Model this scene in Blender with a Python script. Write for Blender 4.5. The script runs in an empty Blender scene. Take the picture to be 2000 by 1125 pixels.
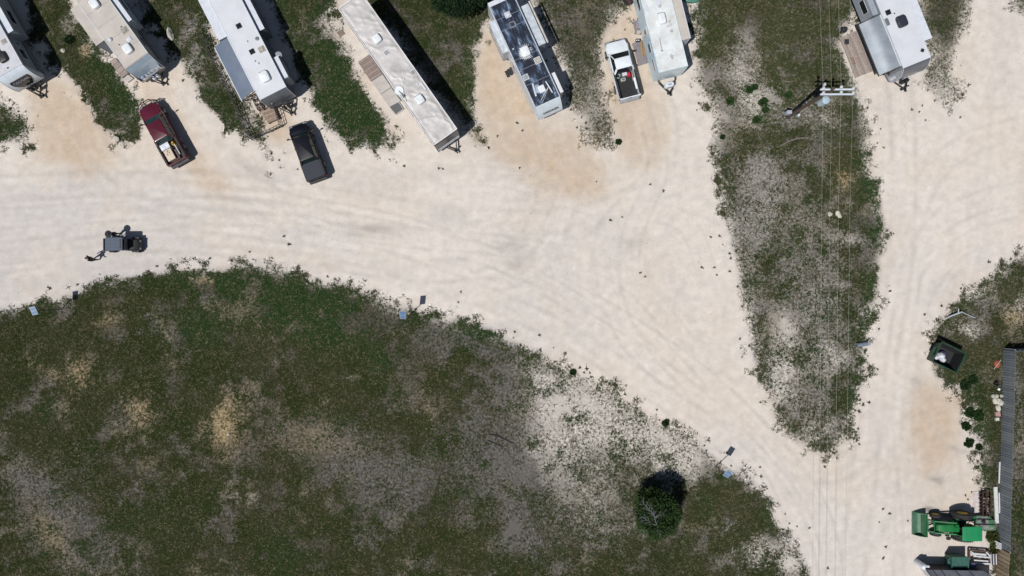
import bpy, math, random
import numpy as np
from mathutils import Vector, Matrix

# ------------------------------------------------------------------ camera, light, exposure
scene = bpy.context.scene
COL = scene.collection
CAM_H = 62.0                    # drone height in metres
PPM = 22.19                     # photo pixels per metre on the ground
cam_d = bpy.data.cameras.new('drone_camera')
cam_d.sensor_width = 36.0
cam_d.lens = 36.0 * PPM * CAM_H / 2000.0
cam_d.clip_end = 3000.0
cam = bpy.data.objects.new('drone_camera', cam_d)
cam.location = (0, 0, CAM_H)
COL.objects.link(cam)
scene.camera = cam
scene.render.resolution_x = 1024
scene.render.resolution_y = 576

SHX, SHY = 0.383, 0.362         # how far a shadow falls per metre of height (to +x, +y)
SUN_EL = math.atan(1.0 / math.hypot(SHX, SHY))
world = bpy.data.worlds.new('World')
scene.world = world
world.use_nodes = True
wn = world.node_tree
bg = wn.nodes['Background']
sky = wn.nodes.new('ShaderNodeTexSky')
sky.sky_type = 'NISHITA'
sky.sun_disc = False
sky.sun_elevation = SUN_EL
sky.sun_rotation = math.atan2(-SHX, -SHY)
sky.altitude = 300
wn.links.new(sky.outputs[0], bg.inputs[0])
bg.inputs[1].default_value = 0.05
sun_d = bpy.data.lights.new('sun', 'SUN')
sun_d.energy = 4.2
sun_d.angle = math.radians(0.5)
sun_d.color = (1.0, 0.975, 0.94)
sun = bpy.data.objects.new('sun', sun_d)
sun.rotation_euler = Vector((SHX, SHY, -1)).to_track_quat('-Z', 'Y').to_euler()
sun.location = (-30, -30, 80)
COL.objects.link(sun)
scene.view_settings.view_transform = 'Standard'
scene.view_settings.look = 'None'
scene.view_settings.exposure = 0.0
scene.view_settings.gamma = 1.0
scene.view_settings.use_curve_mapping = False

RNG = np.random.default_rng(7)
random.seed(11)
PI = math.pi

def W(px, py, z=0.0):
    """world point that stands at photo pixel (px, py) when it is z metres high"""
    s = (1 - z / CAM_H) / PPM
    return Vector(((px - 1000) * s, -(py - 562.5) * s, z))

# ------------------------------------------------------------------ materials
MATS = {}
def mat(name, col, rough=0.6, metal=0.0, var=0.12, scale=3.0, bump=0.0, bscale=20.0, coat=0.0, col2=None, dirt=0.0, spec=None):
    if name in MATS:
        return MATS[name]
    m = bpy.data.materials.new(name)
    m.use_nodes = True
    nt = m.node_tree
    b = nt.nodes['Principled BSDF']
    b.inputs['Roughness'].default_value = rough
    b.inputs['Metallic'].default_value = metal
    if coat:
        b.inputs['Coat Weight'].default_value = coat
        b.inputs['Coat Roughness'].default_value = 0.06
    if spec is not None:
        b.inputs['Specular IOR Level'].default_value = spec
    tc = nt.nodes.new('ShaderNodeTexCoord')
    no = nt.nodes.new('ShaderNodeTexNoise')
    no.inputs['Scale'].default_value = scale
    no.inputs['Detail'].default_value = 6
    no.inputs['Roughness'].default_value = 0.65
    nt.links.new(tc.outputs['Object'], no.inputs['Vector'])
    ra = nt.nodes.new('ShaderNodeValToRGB')
    c2 = col2 if col2 else tuple(max(0, c * (1 - 2.2 * var)) for c in col)
    c1 = tuple(min(1, c * (1 + var)) for c in col)
    ra.color_ramp.elements[0].position = 0.32
    ra.color_ramp.elements[0].color = (*c2, 1)
    ra.color_ramp.elements[1].position = 0.62
    ra.color_ramp.elements[1].color = (*c1, 1)
    nt.links.new(no.outputs[0], ra.inputs[0])
    nt.links.new(ra.outputs[0], b.inputs['Base Color'])
    if bump:
        n2 = nt.nodes.new('ShaderNodeTexNoise')
        n2.inputs['Scale'].default_value = bscale
        n2.inputs['Detail'].default_value = 4
        nt.links.new(tc.outputs['Object'], n2.inputs['Vector'])
        bp = nt.nodes.new('ShaderNodeBump')
        bp.inputs['Strength'].default_value = bump
        bp.inputs['Distance'].default_value = 0.05
        nt.links.new(n2.outputs[0], bp.inputs['Height'])
        nt.links.new(bp.outputs[0], b.inputs['Normal'])
    MATS[name] = m
    return m

# ------------------------------------------------------------------ mesh helper
class MB:
    def __init__(s):
        s.v = []; s.f = []
    def add(s, vs, fs):
        n = len(s.v)
        s.v.extend([tuple(p) for p in vs])
        s.f.extend([tuple(i + n for i in f) for f in fs])
        return s
    def box(s, x0, x1, y0, y1, z0, z1):
        return s.add([(x0,y0,z0),(x1,y0,z0),(x1,y1,z0),(x0,y1,z0),(x0,y0,z1),(x1,y0,z1),(x1,y1,z1),(x0,y1,z1)],
                     [(0,3,2,1),(4,5,6,7),(0,1,5,4),(1,2,6,5),(2,3,7,6),(3,0,4,7)])
    def obox(s, c, sx, sy, sz, rz=0.0, rx=0.0, ry=0.0):
        M = Matrix.Translation(c) @ Matrix.Rotation(rz,4,'Z') @ Matrix.Rotation(ry,4,'Y') @ Matrix.Rotation(rx,4,'X')
        p = [M @ Vector((a*sx/2, b*sy/2, d*sz/2)) for d in (-1,1) for a,b in ((-1,-1),(1,-1),(1,1),(-1,1))]
        return s.add(p, [(0,3,2,1),(4,5,6,7),(0,1,5,4),(1,2,6,5),(2,3,7,6),(3,0,4,7)])
    def bar(s, a, b, w, h=None):
        a = Vector(a); b = Vector(b); d = b - a; L = d.length
        if L < 1e-6: return s
        h = h or w
        q = d.to_track_quat('Y', 'Z').to_matrix().to_4x4()
        M = Matrix.Translation((a + b) / 2) @ q
        p = [M @ Vector((x*w/2, y*L/2, z*h/2)) for z in (-1,1) for x,y in ((-1,-1),(1,-1),(1,1),(-1,1))]
        return s.add(p, [(0,3,2,1),(4,5,6,7),(0,1,5,4),(1,2,6,5),(2,3,7,6),(3,0,4,7)])
    def tube(s, a, b, r0, r1=None, n=10):
        a = Vector(a); b = Vector(b); d = b - a
        if d.length < 1e-6: return s
        r1 = r0 if r1 is None else r1
        q = d.to_track_quat('Z', 'X').to_matrix()
        vs = []
        for c, r in ((a, r0), (b, r1)):
            for i in range(n):
                t = 2*PI*i/n
                vs.append(c + q @ Vector((r*math.cos(t), r*math.sin(t), 0)))
        fs = [(i, (i+1)%n, n+(i+1)%n, n+i) for i in range(n)]
        fs.append(tuple(range(n-1, -1, -1))); fs.append(tuple(range(n, 2*n)))
        return s.add(vs, fs)
    def path(s, pts, r, n=6):
        for a, b in zip(pts[:-1], pts[1:]): s.tube(a, b, r, r, n)
        return s
    def loft(s, rings, cap=True):
        n = len(rings[0]); vs = [p for r in rings for p in r]; fs = []
        for k in range(len(rings)-1):
            for i in range(n):
                j = (i+1) % n
                fs.append((k*n+i, k*n+j, (k+1)*n+j, (k+1)*n+i))
        if cap:
            fs.append(tuple(range(n-1,-1,-1))); fs.append(tuple(range((len(rings)-1)*n, len(rings)*n)))
        return s.add(vs, fs)
    def rbox(s, cx, cy, z0, z1, sx, sy, r=0.1, top=0.06, inset=0.06, n=4):
        """box with rounded plan corners and a softened top"""
        def ring(ax, ay, rr, z):
            out = []
            for (qx, qy, t0) in ((1,1,0),(-1,1,PI/2),(-1,-1,PI),(1,-1,1.5*PI)):
                for i in range(n+1):
                    t = t0 + PI/2*i/n
                    out.append((cx+qx*(ax-rr)+rr*math.cos(t), cy+qy*(ay-rr)+rr*math.sin(t), z))
            return out
        ax, ay = sx/2, sy/2
        r = min(r, ax*.98, ay*.98)
        return s.loft([ring(ax, ay, r, z0), ring(ax, ay, r, z1-top), ring(ax-inset*.3, ay-inset*.3, max(r-inset*.3,.01), z1-top*.35), ring(ax-inset, ay-inset, max(r-inset,.01), z1)])
    def prism(s, prof, x0, x1, axis='x'):
        """extrude a closed 2-D profile (a, b) along an axis; x: (a,b)->(y,z)"""
        def P(a, b, t):
            return (t,a,b) if axis=='x' else ((a,t,b) if axis=='y' else (a,b,t))
        n = len(prof)
        return s.add([P(a,b,x0) for a,b in prof]+[P(a,b,x1) for a,b in prof],
                     [tuple(range(n-1,-1,-1)), tuple(range(n,2*n))]+[(i,(i+1)%n,n+(i+1)%n,n+i) for i in range(n)])
    def quad(s, pts, z0, z1):
        """slab over four (x, y) points"""
        return s.prism(pts, z0, z1, 'z')
    def lathe(s, prof, n=16, M=None, cap=True):
        """prof (r, z) about z"""
        M = M or Matrix()
        vs = [M @ Vector((r*math.cos(2*PI*i/n), r*math.sin(2*PI*i/n), z)) for r, z in prof for i in range(n)]
        fs = []
        for k in range(len(prof)-1):
            for i in range(n):
                j = (i+1)%n
                fs.append((k*n+i, k*n+j, (k+1)*n+j, (k+1)*n+i))
        if cap: fs.append(tuple(range(n-1,-1,-1))); fs.append(tuple(range((len(prof)-1)*n, len(prof)*n)))
        return s.add(vs, fs)
    def mesh(s, name, m, smooth=False):
        me = bpy.data.meshes.new(name)
        me.from_pydata(s.v, [], s.f)
        me.materials.append(m)
        import bmesh
        b = bmesh.new(); b.from_mesh(me)
        bmesh.ops.recalc_face_normals(b, faces=b.faces)
        b.to_mesh(me); b.free()
        if smooth:
            for p in me.polygons: p.use_smooth = True
            try: me.set_sharp_from_angle(angle=math.radians(24))
            except Exception: pass
        return me
    def build(s, name, m, parent=None, smooth=False, label=None, kind=None):
        o = bpy.data.objects.new(name, s.mesh(name, m, smooth))
        COL.objects.link(o)
        if parent is not None: o.parent = parent
        if label: o['label'] = label
        if kind: o['kind'] = kind
        return o

def tag(o, label, cat, group=None, kind=None):
    if label: o['label'] = label
    if cat: o['category'] = cat
    if group: o['group'] = group
    if kind: o['kind'] = kind
    return o
def empty(name, loc, rz=0.0):
    o = bpy.data.objects.new(name, None)
    o.location = loc; o.rotation_euler = (0, 0, rz); o.empty_display_size = 0.3
    COL.objects.link(o)
    return o
def inst(name, me, parent, loc=(0,0,0), rot=(0,0,0), scale=(1,1,1)):
    o = bpy.data.objects.new(name, me)
    o.location = loc; o.rotation_euler = rot; o.scale = scale
    COL.objects.link(o)
    if parent is not None: o.parent = parent
    return o
def copy_tree(o, parent=None):
    c = o.copy(); COL.objects.link(c); c.parent = parent
    for ch in list(o.children): copy_tree(ch, c)
    return c
def text(name, body, size, m, parent, M, depth=0.004, shear=0.0):
    """lettering as a thin mesh standing on the plane given by M"""
    cu = bpy.data.curves.new(name, 'FONT')
    cu.body = body; cu.size = size; cu.align_x = 'CENTER'; cu.align_y = 'CENTER'
    cu.extrude = depth; cu.offset = size*0.02; cu.shear = shear; cu.resolution_u = 2
    t = bpy.data.objects.new(name, cu); COL.objects.link(t)
    bpy.context.view_layer.update()
    me = bpy.data.meshes.new_from_object(t.evaluated_get(bpy.context.evaluated_depsgraph_get()))
    bpy.data.objects.remove(t); bpy.data.curves.remove(cu)
    me.materials.clear(); me.materials.append(m)
    o = bpy.data.objects.new(name, me); COL.objects.link(o)
    o.parent = parent; o.matrix_local = M
    return o
# ------------------------------------------------------------------ ground fields (all in photo pixels on the ground plane)
import time; T0 = time.time()
RX0, RY0, RS = -200, -200, 2.6
NX, NY = 924, 580
gx = (RX0 + RS*np.arange(NX)).astype(np.float32); gy = (RY0 + RS*np.arange(NY)).astype(np.float32)
GX, GY = np.meshgrid(gx, gy)

def vnoise(x, y, cell, seed):
    r = np.random.default_rng(seed)
    n = 256
    tab = r.random((n, n)).astype(np.float32)
    u = x / cell + 137.3; v = y / cell + 71.9
    i = np.floor(u).astype(np.int32); j = np.floor(v).astype(np.int32)
    fu = (u - i).astype(np.float32); fv = (v - j).astype(np.float32)
    fu = fu*fu*(3-2*fu); fv = fv*fv*(3-2*fv)
    i0 = i & 255; i1 = (i+1) & 255; j0 = j & 255; j1 = (j+1) & 255
    a = tab[j0, i0]*(1-fu) + tab[j0, i1]*fu
    b = tab[j1, i0]*(1-fu) + tab[j1, i1]*fu
    return a*(1-fv) + b*fv
def fbm(x, y, cell, seed, oct=4, g=0.55):
    s = 0; a = 1; t = 0
    for k in range(oct):
        s = s + a*vnoise(x, y, cell/2**k, seed+k*13); t += a; a *= g
    return s/t
def inside(poly, X, Y):
    r = np.zeros(X.shape, bool)
    n = len(poly)
    for k in range(n):
        x1, y1 = poly[k]; x2, y2 = poly[(k+1) % n]
        if y1 == y2: continue
        c = ((Y < y1) != (Y < y2)) & (X < (x2-x1)*(Y-y1)/(y2-y1)+x1)
        r ^= c
    return r
def blur(a, r):
    k = int(r)
    if k < 1: return a
    for _ in range(2):
        for ax in (0, 1):
            p = np.pad(a, [(k+1, k) if i == ax else (0, 0) for i in (0, 1)], mode='edge')
            c = np.cumsum(p, axis=ax)
            if ax == 0: a = (c[2*k+1:] - c[:-(2*k+1)])/(2*k+1)
            else: a = (c[:, 2*k+1:] - c[:, :-(2*k+1)])/(2*k+1)
    return a
def sstep(a, b, x):
    t = np.clip((x-a)/(b-a), 0, 1); return t*t*(3-2*t)

V1 = [(-400,690),(-60,618),(0,607),(40,598),(80,590),(115,577),(150,570),(180,558),(240,543),(290,533),(350,525),(420,519),(480,519),(530,524),(580,536),(630,545),(680,556),(730,573),(780,590),(830,604),(880,617),(930,632),(975,648),(1010,664),(1050,686),(1090,707),(1130,728),(1160,745),(1200,768),(1240,786),(1290,813),(1330,840),(1370,865),(1410,890),(1440,915),(1465,940),(1490,965),(1510,990),(1530,1020),(1550,1050),(1565,1080),(1580,1125),(1600,1250),(1620,1500),(-400,1500)]
V2 = [(1352,-350),(1352,150),(1375,200),(1392,240),(1380,290),(1395,330),(1403,390),(1422,450),(1434,520),(1447,590),(1458,640),(1470,700),(1484,760),(1497,800),(1518,835),(1550,862),(1578,880),(1612,888),(1645,874),(1663,850),(1673,810),(1683,760),(1693,700),(1702,650),(1710,590),(1722,520),(1732,450),(1728,420),(1716,370),(1704,300),(1695,250),(1688,215),(1676,165),(1640,75),(1680,0),(1685,-350)]
V3 = [(2800,440),(2050,480),(2000,497),(1950,518),(1900,553),(1870,583),(1845,613),(1825,640),(1812,670),(1810,700),(1822,722),(1850,745),(1868,765),(1890,760),(1908,790),(1880,790),(1868,830),(1880,850),(1905,850),(1912,870),(1908,940),(1916,960),(1925,1000),(1938,1040),(1930,1080),(1945,1110),(1950,1500),(2800,1500)]
V4 = [(38,-350),(38,0),(58,50),(80,92),(102,128),(118,152),(145,158),(162,182),(178,208),(194,238),(212,265),(245,284),(283,272),(285,248),(268,205),(252,165),(225,130),(200,95),(160,40),(140,0),(140,-350)]
V5 = [(-400,150),(-20,170),(0,192),(22,212),(50,228),(62,255),(76,290),(40,290),(0,280),(-400,260)]
V6 = [(250,-350),(252,0),(285,35),(318,75),(342,108),(362,130),(382,168),(402,192),(430,235),(462,266),(492,280),(522,266),(512,236),(490,205),(448,130),(415,60),(405,0),(405,-350)]
V7 = [(525,-350),(528,0),(548,60),(570,120),(602,180),(622,212),(640,240),(668,268),(700,285),(750,297),(792,302),(785,270),(760,235),(735,200),(712,150),(690,110),(672,60),(640,45),(655,20),(660,-350)]
V8 = [(690,-350),(700,0),(760,60),(895,255),(905,275),(925,288),(960,300),(950,270),(938,235),(928,180),(932,120),(938,60),(958,35),(975,0),(975,-350)]
V9 = [(1030,-350),(1035,0),(1100,150),(1110,215),(1125,250),(1145,290),(1160,318),(1195,305),(1222,290),(1205,270),(1195,235),(1188,190),(1178,100),(1190,62),(1215,50),(1235,30),(1235,-350)]
V10 = [(1780,-350),(1790,0),(1808,70),(1818,120),(1790,150),(1775,172),(1800,190),(1840,212),(1880,210),(1885,180),(1868,150),(1875,110),(1890,60),(1905,0),(1905,-350)]
V11 = [(500,285),(530,280),(548,295),(548,320),(556,335),(530,335),(510,320)]
V12 = [(1965,-350),(1965,0),(1985,40),(2050,60),(2800,60),(2800,-350)]
V13 = [(-900,-900),(2900,-900),(2900,-115),(-900,-115)]
wx = GX + (fbm(GX, GY, 34, 3)-.5)*44 + (fbm(GX, GY, 9, 5, 2)-.5)*14
wy = GY + (fbm(GX, GY, 34, 9)-.5)*44 + (fbm(GX, GY, 9, 11, 2)-.5)*14
polys = dict(V1=V1,V2=V2,V3=V3,V4=V4,V5=V5,V6=V6,V7=V7,V8=V8,V9=V9,V10=V10,V11=V11,V12=V12,V13=V13)
M_ = {k: inside(p, wx, wy).astype(np.float32) for k, p in polys.items()}
veg_hard = np.clip(sum(M_.values()), 0, 1)
field_hard = inside(V1, GX, GY); island_hard = inside(V2, GX, GY)
any_hard = np.zeros(GX.shape, bool)
for p in polys.values(): any_hard |= inside(p, GX, GY)

WB1 = (fbm(GX, GY, 60, 50)-.5)*70; WB2 = (fbm(GX, GY, 60, 80)-.5)*70
def blobs(lst, nz=0.5, seed=50):
    out = np.zeros(GX.shape, np.float32)
    w1 = WB1; w2 = WB2
    for (x, y, rx, ry, ang, a) in lst:
        c, s = math.cos(math.radians(ang)), math.sin(math.radians(ang))
        R = 2.4*max(rx, ry) + 40
        i0 = int(max(0, (x-R-RX0)/RS)); i1 = int(min(NX, (x+R-RX0)/RS+1)); j0 = int(max(0, (y-R-RY0)/RS)); j1 = int(min(NY, (y+R-RY0)/RS+1))
        if i1 <= i0 or j1 <= j0: continue
        q = (slice(j0, j1), slice(i0, i1))
        dx = GX[q] + w1[q]*nz - x; dy = GY[q] + w2[q]*nz - y
        u = (dx*c + dy*s)/rx; v = (-dx*s + dy*c)/ry
        out[q] += a*np.exp(-(u*u+v*v)*1.1)
    return out
# how full the plant cover is
dens = 0.92*M_['V1'] + .84*M_['V2'] + .80*M_['V3'] + 1.0*M_['V4'] + 1.05*M_['V5'] + .92*M_['V6'] + 1.1*M_['V7'] + .95*M_['V8'] + .66*M_['V9'] + .62*M_['V10'] + .35*M_['V11'] + .4*M_['V12'] + .85*M_['V13']
dens = np.clip(dens, 0, 1)
thin = blobs([(1712,330,16,160,-5,-.35),(1700,600,16,120,5,-.3),
 # bottom left field: bare patches
 (440,825,30,52,10,.75),(272,800,24,38,0,.5),(150,735,30,42,20,.45),(80,718,34,12,20,.4),(195,622,26,14,0,.35),(90,640,26,26,0,.15),
 (60,950,40,80,-35,.45),(120,1010,50,90,-35,.45),(180,1080,30,70,-38,.35),(600,850,95,34,5,.42),(620,880,60,36,0,.3),(715,985,30,60,-25,.4),(690,910,60,30,0,.35),(770,960,60,40,0,.25),
 (850,925,30,20,0,.35),(960,900,45,40,0,.45),(1000,990,50,110,0,.28),(845,655,60,22,10,.45),(900,650,40,20,20,.35),(960,690,50,26,30,.28),(990,750,30,40,0,.3),
 (1060,735,44,26,25,.55),(1100,790,60,40,20,.5),(1170,790,70,34,25,.48),(1100,850,70,50,0,.42),(1280,850,44,28,20,.55),(1320,895,44,46,0,.62),(1300,920,40,20,0,.6),(1200,860,60,34,0,.4),(1050,900,26,36,0,.4),
 (1480,1085,40,34,0,.4),(1545,1105,20,34,0,.5),(780,930,150,90,0,.22),(960,880,110,120,0,.26),(1110,890,120,110,0,.22),(1160,1010,110,90,0,.24),(1040,1050,90,80,0,.2),(620,850,140,60,0,.22),(1340,1060,80,50,0,.2),(1000,800,60,60,0,.25),(110,1030,90,120,-35,.25),(330,900,120,80,0,.12),(1450,540,40,180,0,.2),(1540,480,80,200,0,.18),(1590,700,60,150,0,.2),(1360,960,20,60,0,.2),(560,1060,20,20,0,.1),(870,620,14,12,0,.6),(400,545,50,8,15,.3),(1040,930,30,30,0,.3),(1190,960,60,70,0,.18),
 # island
 (1450,150,34,50,0,.5),(1440,110,40,26,0,.35),(1475,190,34,40,0,.5),(1420,270,26,40,0,.3),(1480,340,40,36,0,.38),(1470,430,40,70,0,.34),(1540,640,20,34,0,.55),(1520,745,24,40,0,.55),(1515,690,20,24,0,.35),
 (1460,650,16,50,-5,.4),(1600,560,40,60,0,.3),(1620,700,30,30,0,.3),(1600,780,24,50,0,.4),(1570,860,40,14,0,.3),(1640,640,16,60,0,.25),(1655,470,22,14,0,.3),(1545,225,26,18,0,.6),(1625,240,24,24,0,.3),(1650,350,16,16,0,.2),(1560,60,30,40,0,.1),(1690,130,20,40,0,.3),
 (1520,360,60,30,20,.2),(1420,560,20,60,0,.2),
 # right island and strips
 (1890,640,26,14,10,.55),(1975,625,24,18,0,.5),(1985,590,16,10,0,.3),(1930,560,40,16,-30,.25),(1840,600,24,30,0,.2),(1895,815,18,22,0,.6),(1990,860,30,110,0,.32),(1985,740,20,60,0,.3),
 (130,60,22,30,30,.25),(170,90,18,22,0,.4),(160,100,10,16,0,.5),(205,215,16,30,-30,.3),(370,60,18,34,0,.35),(380,120,18,30,30,.35),(455,170,16,80,-28,.45),(480,250,14,20,0,.3),
 (650,45,26,26,0,.7),(690,110,16,40,-30,.6),(735,190,14,50,-35,.6),(640,235,20,20,0,.35),(705,258,18,10,0,.35),(860,180,20,10,0,.15),(945,60,10,50,0,.4),
 (1095,40,20,12,0,.35),(1140,80,16,16,0,.25),(1160,215,22,70,0,.3),(1135,260,30,40,0,.4),(1215,30,14,14,0,.4),(1850,170,40,26,0,.25),(1830,120,14,40,0,.2),(1885,30,10,40,0,.2),(1800,30,14,30,0,.2)], .55)
clump = sstep(.53,.64,fbm(GX,GY,24,43,3))
dens = dens*np.clip(np.maximum(1-thin, .72*clump*(thin > .18)), 0.10+.20*(M_['V1']+M_['V2']), 1)
patch = fbm(GX, GY, 46, 21, 4) ; patch2 = fbm(GX, GY, 15, 33, 3)
dens = dens*np.clip(0.62 + 1.9*(patch-.36) + 1.3*(patch2-.42), 0.12, 1.08)
wf = M_['V1']*sstep(1060,940,GX)
dens = np.maximum(dens, wf*np.clip(.50-.22*thin+.5*(patch2-.45), .2, .6))
fr = blur(veg_hard, 7)
sp_ = fbm(GX, GY, 13, 37, 2)
rag = sstep(.36,.62,fbm(GX,GY,120,39,3))
dens = np.maximum(dens, .95*sstep(.02, .30, fr)*sstep(.60, .74, sp_ + .20*fr - .13*(1-rag))*(1-veg_hard))
dens = dens*np.clip(1 - 1.3*sstep(.75, .5, fr)*sstep(.56, .40, sp_)*veg_hard, .05, 1)
dens = np.clip(blur(dens, 1), 0, 1)
# bare strip of dirt under plants: what soil shows
near = blur(veg_hard, 9)
# soil albedo -------------------------------------------------
def lay(base, col, m):
    m = np.clip(m, 0, 1)[..., None]
    return base*(1-m) + np.array(col, np.float32)*m
soil = np.zeros(GX.shape+(3,), np.float32)
soil[:] = (.590, .535, .478)
g = fbm(GX, GY, 220, 61, 4)
soil = lay(soil, (.535,.490,.450), sstep(.42,.62,g)*.7)
soil = lay(soil, (.475,.448,.432), sstep(520,120,GX)*sstep(300,420,GY)*.75)          # greyer road at the left
soil = lay(soil, (.565,.485,.405), sstep(.50,.68,fbm(GX,GY,130,77,4))*.45)
st = fbm(GX*.22, GY*1.0+GX*.05, 22, 91, 4)                                            # wheel-worn streaks along the road
stm = sstep(1250, 900, GX)*sstep(300,360,GY)
soil = lay(soil, (.455,.425,.405), sstep(.46,.70,st)*.38*stm)
soil = lay(soil, (.62,.58,.545), sstep(.52,.30,st)*.28*stm)
r1 = np.hypot(GX-1330, (GY-520)*1.1); st2 = fbm(r1*1.0, np.arctan2(GY-520, GX-1330)*40, 20, 95, 4)
soil = lay(soil, (.46,.435,.42), sstep(.52,.74,st2)*.25*sstep(1000,1150,GX)*sstep(1700,1500,GX))
st3 = fbm(GX, GY*.2, 20, 97, 4)
soil = lay(soil, (.60,.555,.51), sstep(.5,.75,st3)*.35*sstep(1650,1700,GX)) 
soil = lay(soil, (.47,.43,.40), sstep(.48,.3,st3)*.25*sstep(1650,1700,GX))
tanf = blobs([(140,225,60,60,0,1.),(110,200,50,50,0,.8),(190,270,50,50,0,.8),(160,310,60,26,0,.5),(290,190,34,40,0,.6),(390,330,26,40,-30,.7),(430,370,26,34,-30,.7),(280,165,30,26,0,.5),(330,160,34,60,-30,.35),
 (545,215,30,34,0,.8),(530,250,40,26,0,.7),(350,330,30,30,0,.3),(970,120,30,90,5,.8),(1000,180,40,80,0,.7),(1030,260,60,50,0,.6),(1090,330,70,44,0,.75),(1060,400,60,34,-20,.6),(1150,370,50,30,0,.6),(1225,30,26,40,0,.9),
 (1250,190,26,60,0,.7),(1250,270,40,50,0,.6),(1190,110,12,50,0,.7),(1290,250,50,60,0,.35),(540,495,110,14,8,.55),(620,515,60,10,10,.4),(350,515,60,8,-8,.35),(1830,800,50,70,20,.65),(1800,900,80,70,0,.45),(1850,1000,80,80,0,.5),
 (1700,150,30,40,0,.35),(1880,110,30,70,0,.4),(1420,180,60,70,0,.35),(660,50,40,60,0,.6),(720,170,20,60,-35,.6),(780,250,40,40,0,.45),(440,830,46,62,0,1.1),(1230,600,80,60,0,.15),(930,280,30,30,0,.5),
 (1640,900,60,50,0,.3),(1735,780,20,10,0,.6),(1550,950,50,60,0,.2),(1965,610,40,20,0,.5)], .6, 57)
tp_ = np.zeros(GX.shape, np.float32)
for pl in ([(58,168),(118,160),(160,190),(222,272),(232,290),(215,328),(150,340),(100,312),(78,288),(60,240)],[(245,150),(262,205),(290,190),(345,215),(392,310),(452,390),(440,408),(400,372),(355,320),(300,240),(262,205)],[(498,212),(556,196),(572,240),(560,275),(524,272)],
           [(932,60),(962,50),(1000,130),(1040,200),(1062,240),(1118,252),(1180,330),(1180,388),(1150,402),(1080,380),(1000,335),(955,285),(930,180)],[(1180,215),(1188,60),(1245,20),(1260,130),(1292,170),(1302,260),(1282,320),(1240,335),(1212,275)],[(1790,735),(1880,765),(1870,880),(1800,930),(1770,850)]):
    tp_ += inside(pl, wx, wy)
tp_ = blur(np.clip(tp_, 0, 1), 4)
soil = lay(soil, (.470,.378,.285), tp_*(.32+.85*fbm(GX,GY,30,103,4)))
soil = lay(soil, (.490,.385,.285), .6*tanf*(.75+1.1*(fbm(GX,GY,40,99,4)-.4)))
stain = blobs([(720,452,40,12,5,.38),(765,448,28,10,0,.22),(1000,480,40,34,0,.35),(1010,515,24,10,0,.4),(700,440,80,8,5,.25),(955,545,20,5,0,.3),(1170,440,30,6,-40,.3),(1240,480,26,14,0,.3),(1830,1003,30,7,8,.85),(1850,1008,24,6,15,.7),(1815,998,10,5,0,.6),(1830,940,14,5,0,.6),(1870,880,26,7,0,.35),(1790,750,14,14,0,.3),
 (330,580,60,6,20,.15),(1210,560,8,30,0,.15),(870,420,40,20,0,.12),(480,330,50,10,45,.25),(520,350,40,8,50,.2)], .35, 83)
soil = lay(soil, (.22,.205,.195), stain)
# tyre arcs on the open gravel
def arc(cx, cy, r, a0, a1, w, amp, col=(.44,.41,.39)):
    global soil
    d = np.abs(np.hypot(GX-cx, GY-cy)-r + (fbm(GX,GY,60,int(r))-.5)*10)
    a = np.degrees(np.arctan2(GY-cy, GX-cx)) % 360
    m = sstep(w, 0, d)*((a-a0) % 360 < (a1-a0)).astype(np.float32)*amp*(.4+1.2*fbm(GX,GY,30,int(r)+1))
    soil = lay(soil, col, blur(m, 1))
for q in [(1330,520,175,170,300,5,.5),(1330,520,140,170,290,4,.45),(1320,500,210,150,260,4,.35),(900,330,180,350,60,5,.4),(900,330,210,350,50,5,.35),(1560,470,260,110,190,5,.35),(1560,470,300,110,185,5,.3),
          (300,1300,900,250,300,6,.3),(300,1300,930,250,300,6,.28),(1100,-400,1050,80,130,7,.25),(1100,-400,1010,85,130,6,.25),(250,700,380,270,330,6,.3),(200,760,420,275,325,6,.25),(2100,1300,460,180,230,6,.3),(2100,1300,500,180,235,6,.25),(2050,700,260,140,220,5,.3),(2050,700,300,140,215,5,.25)]:
    arc(*q)
for (cx,cy,r,a0,a1) in ((840,420,240,320,20),(880,430,230,315,15)):
    arc(cx,cy,r,a0,a1,5,.6,(.66,.58,.49))
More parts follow.
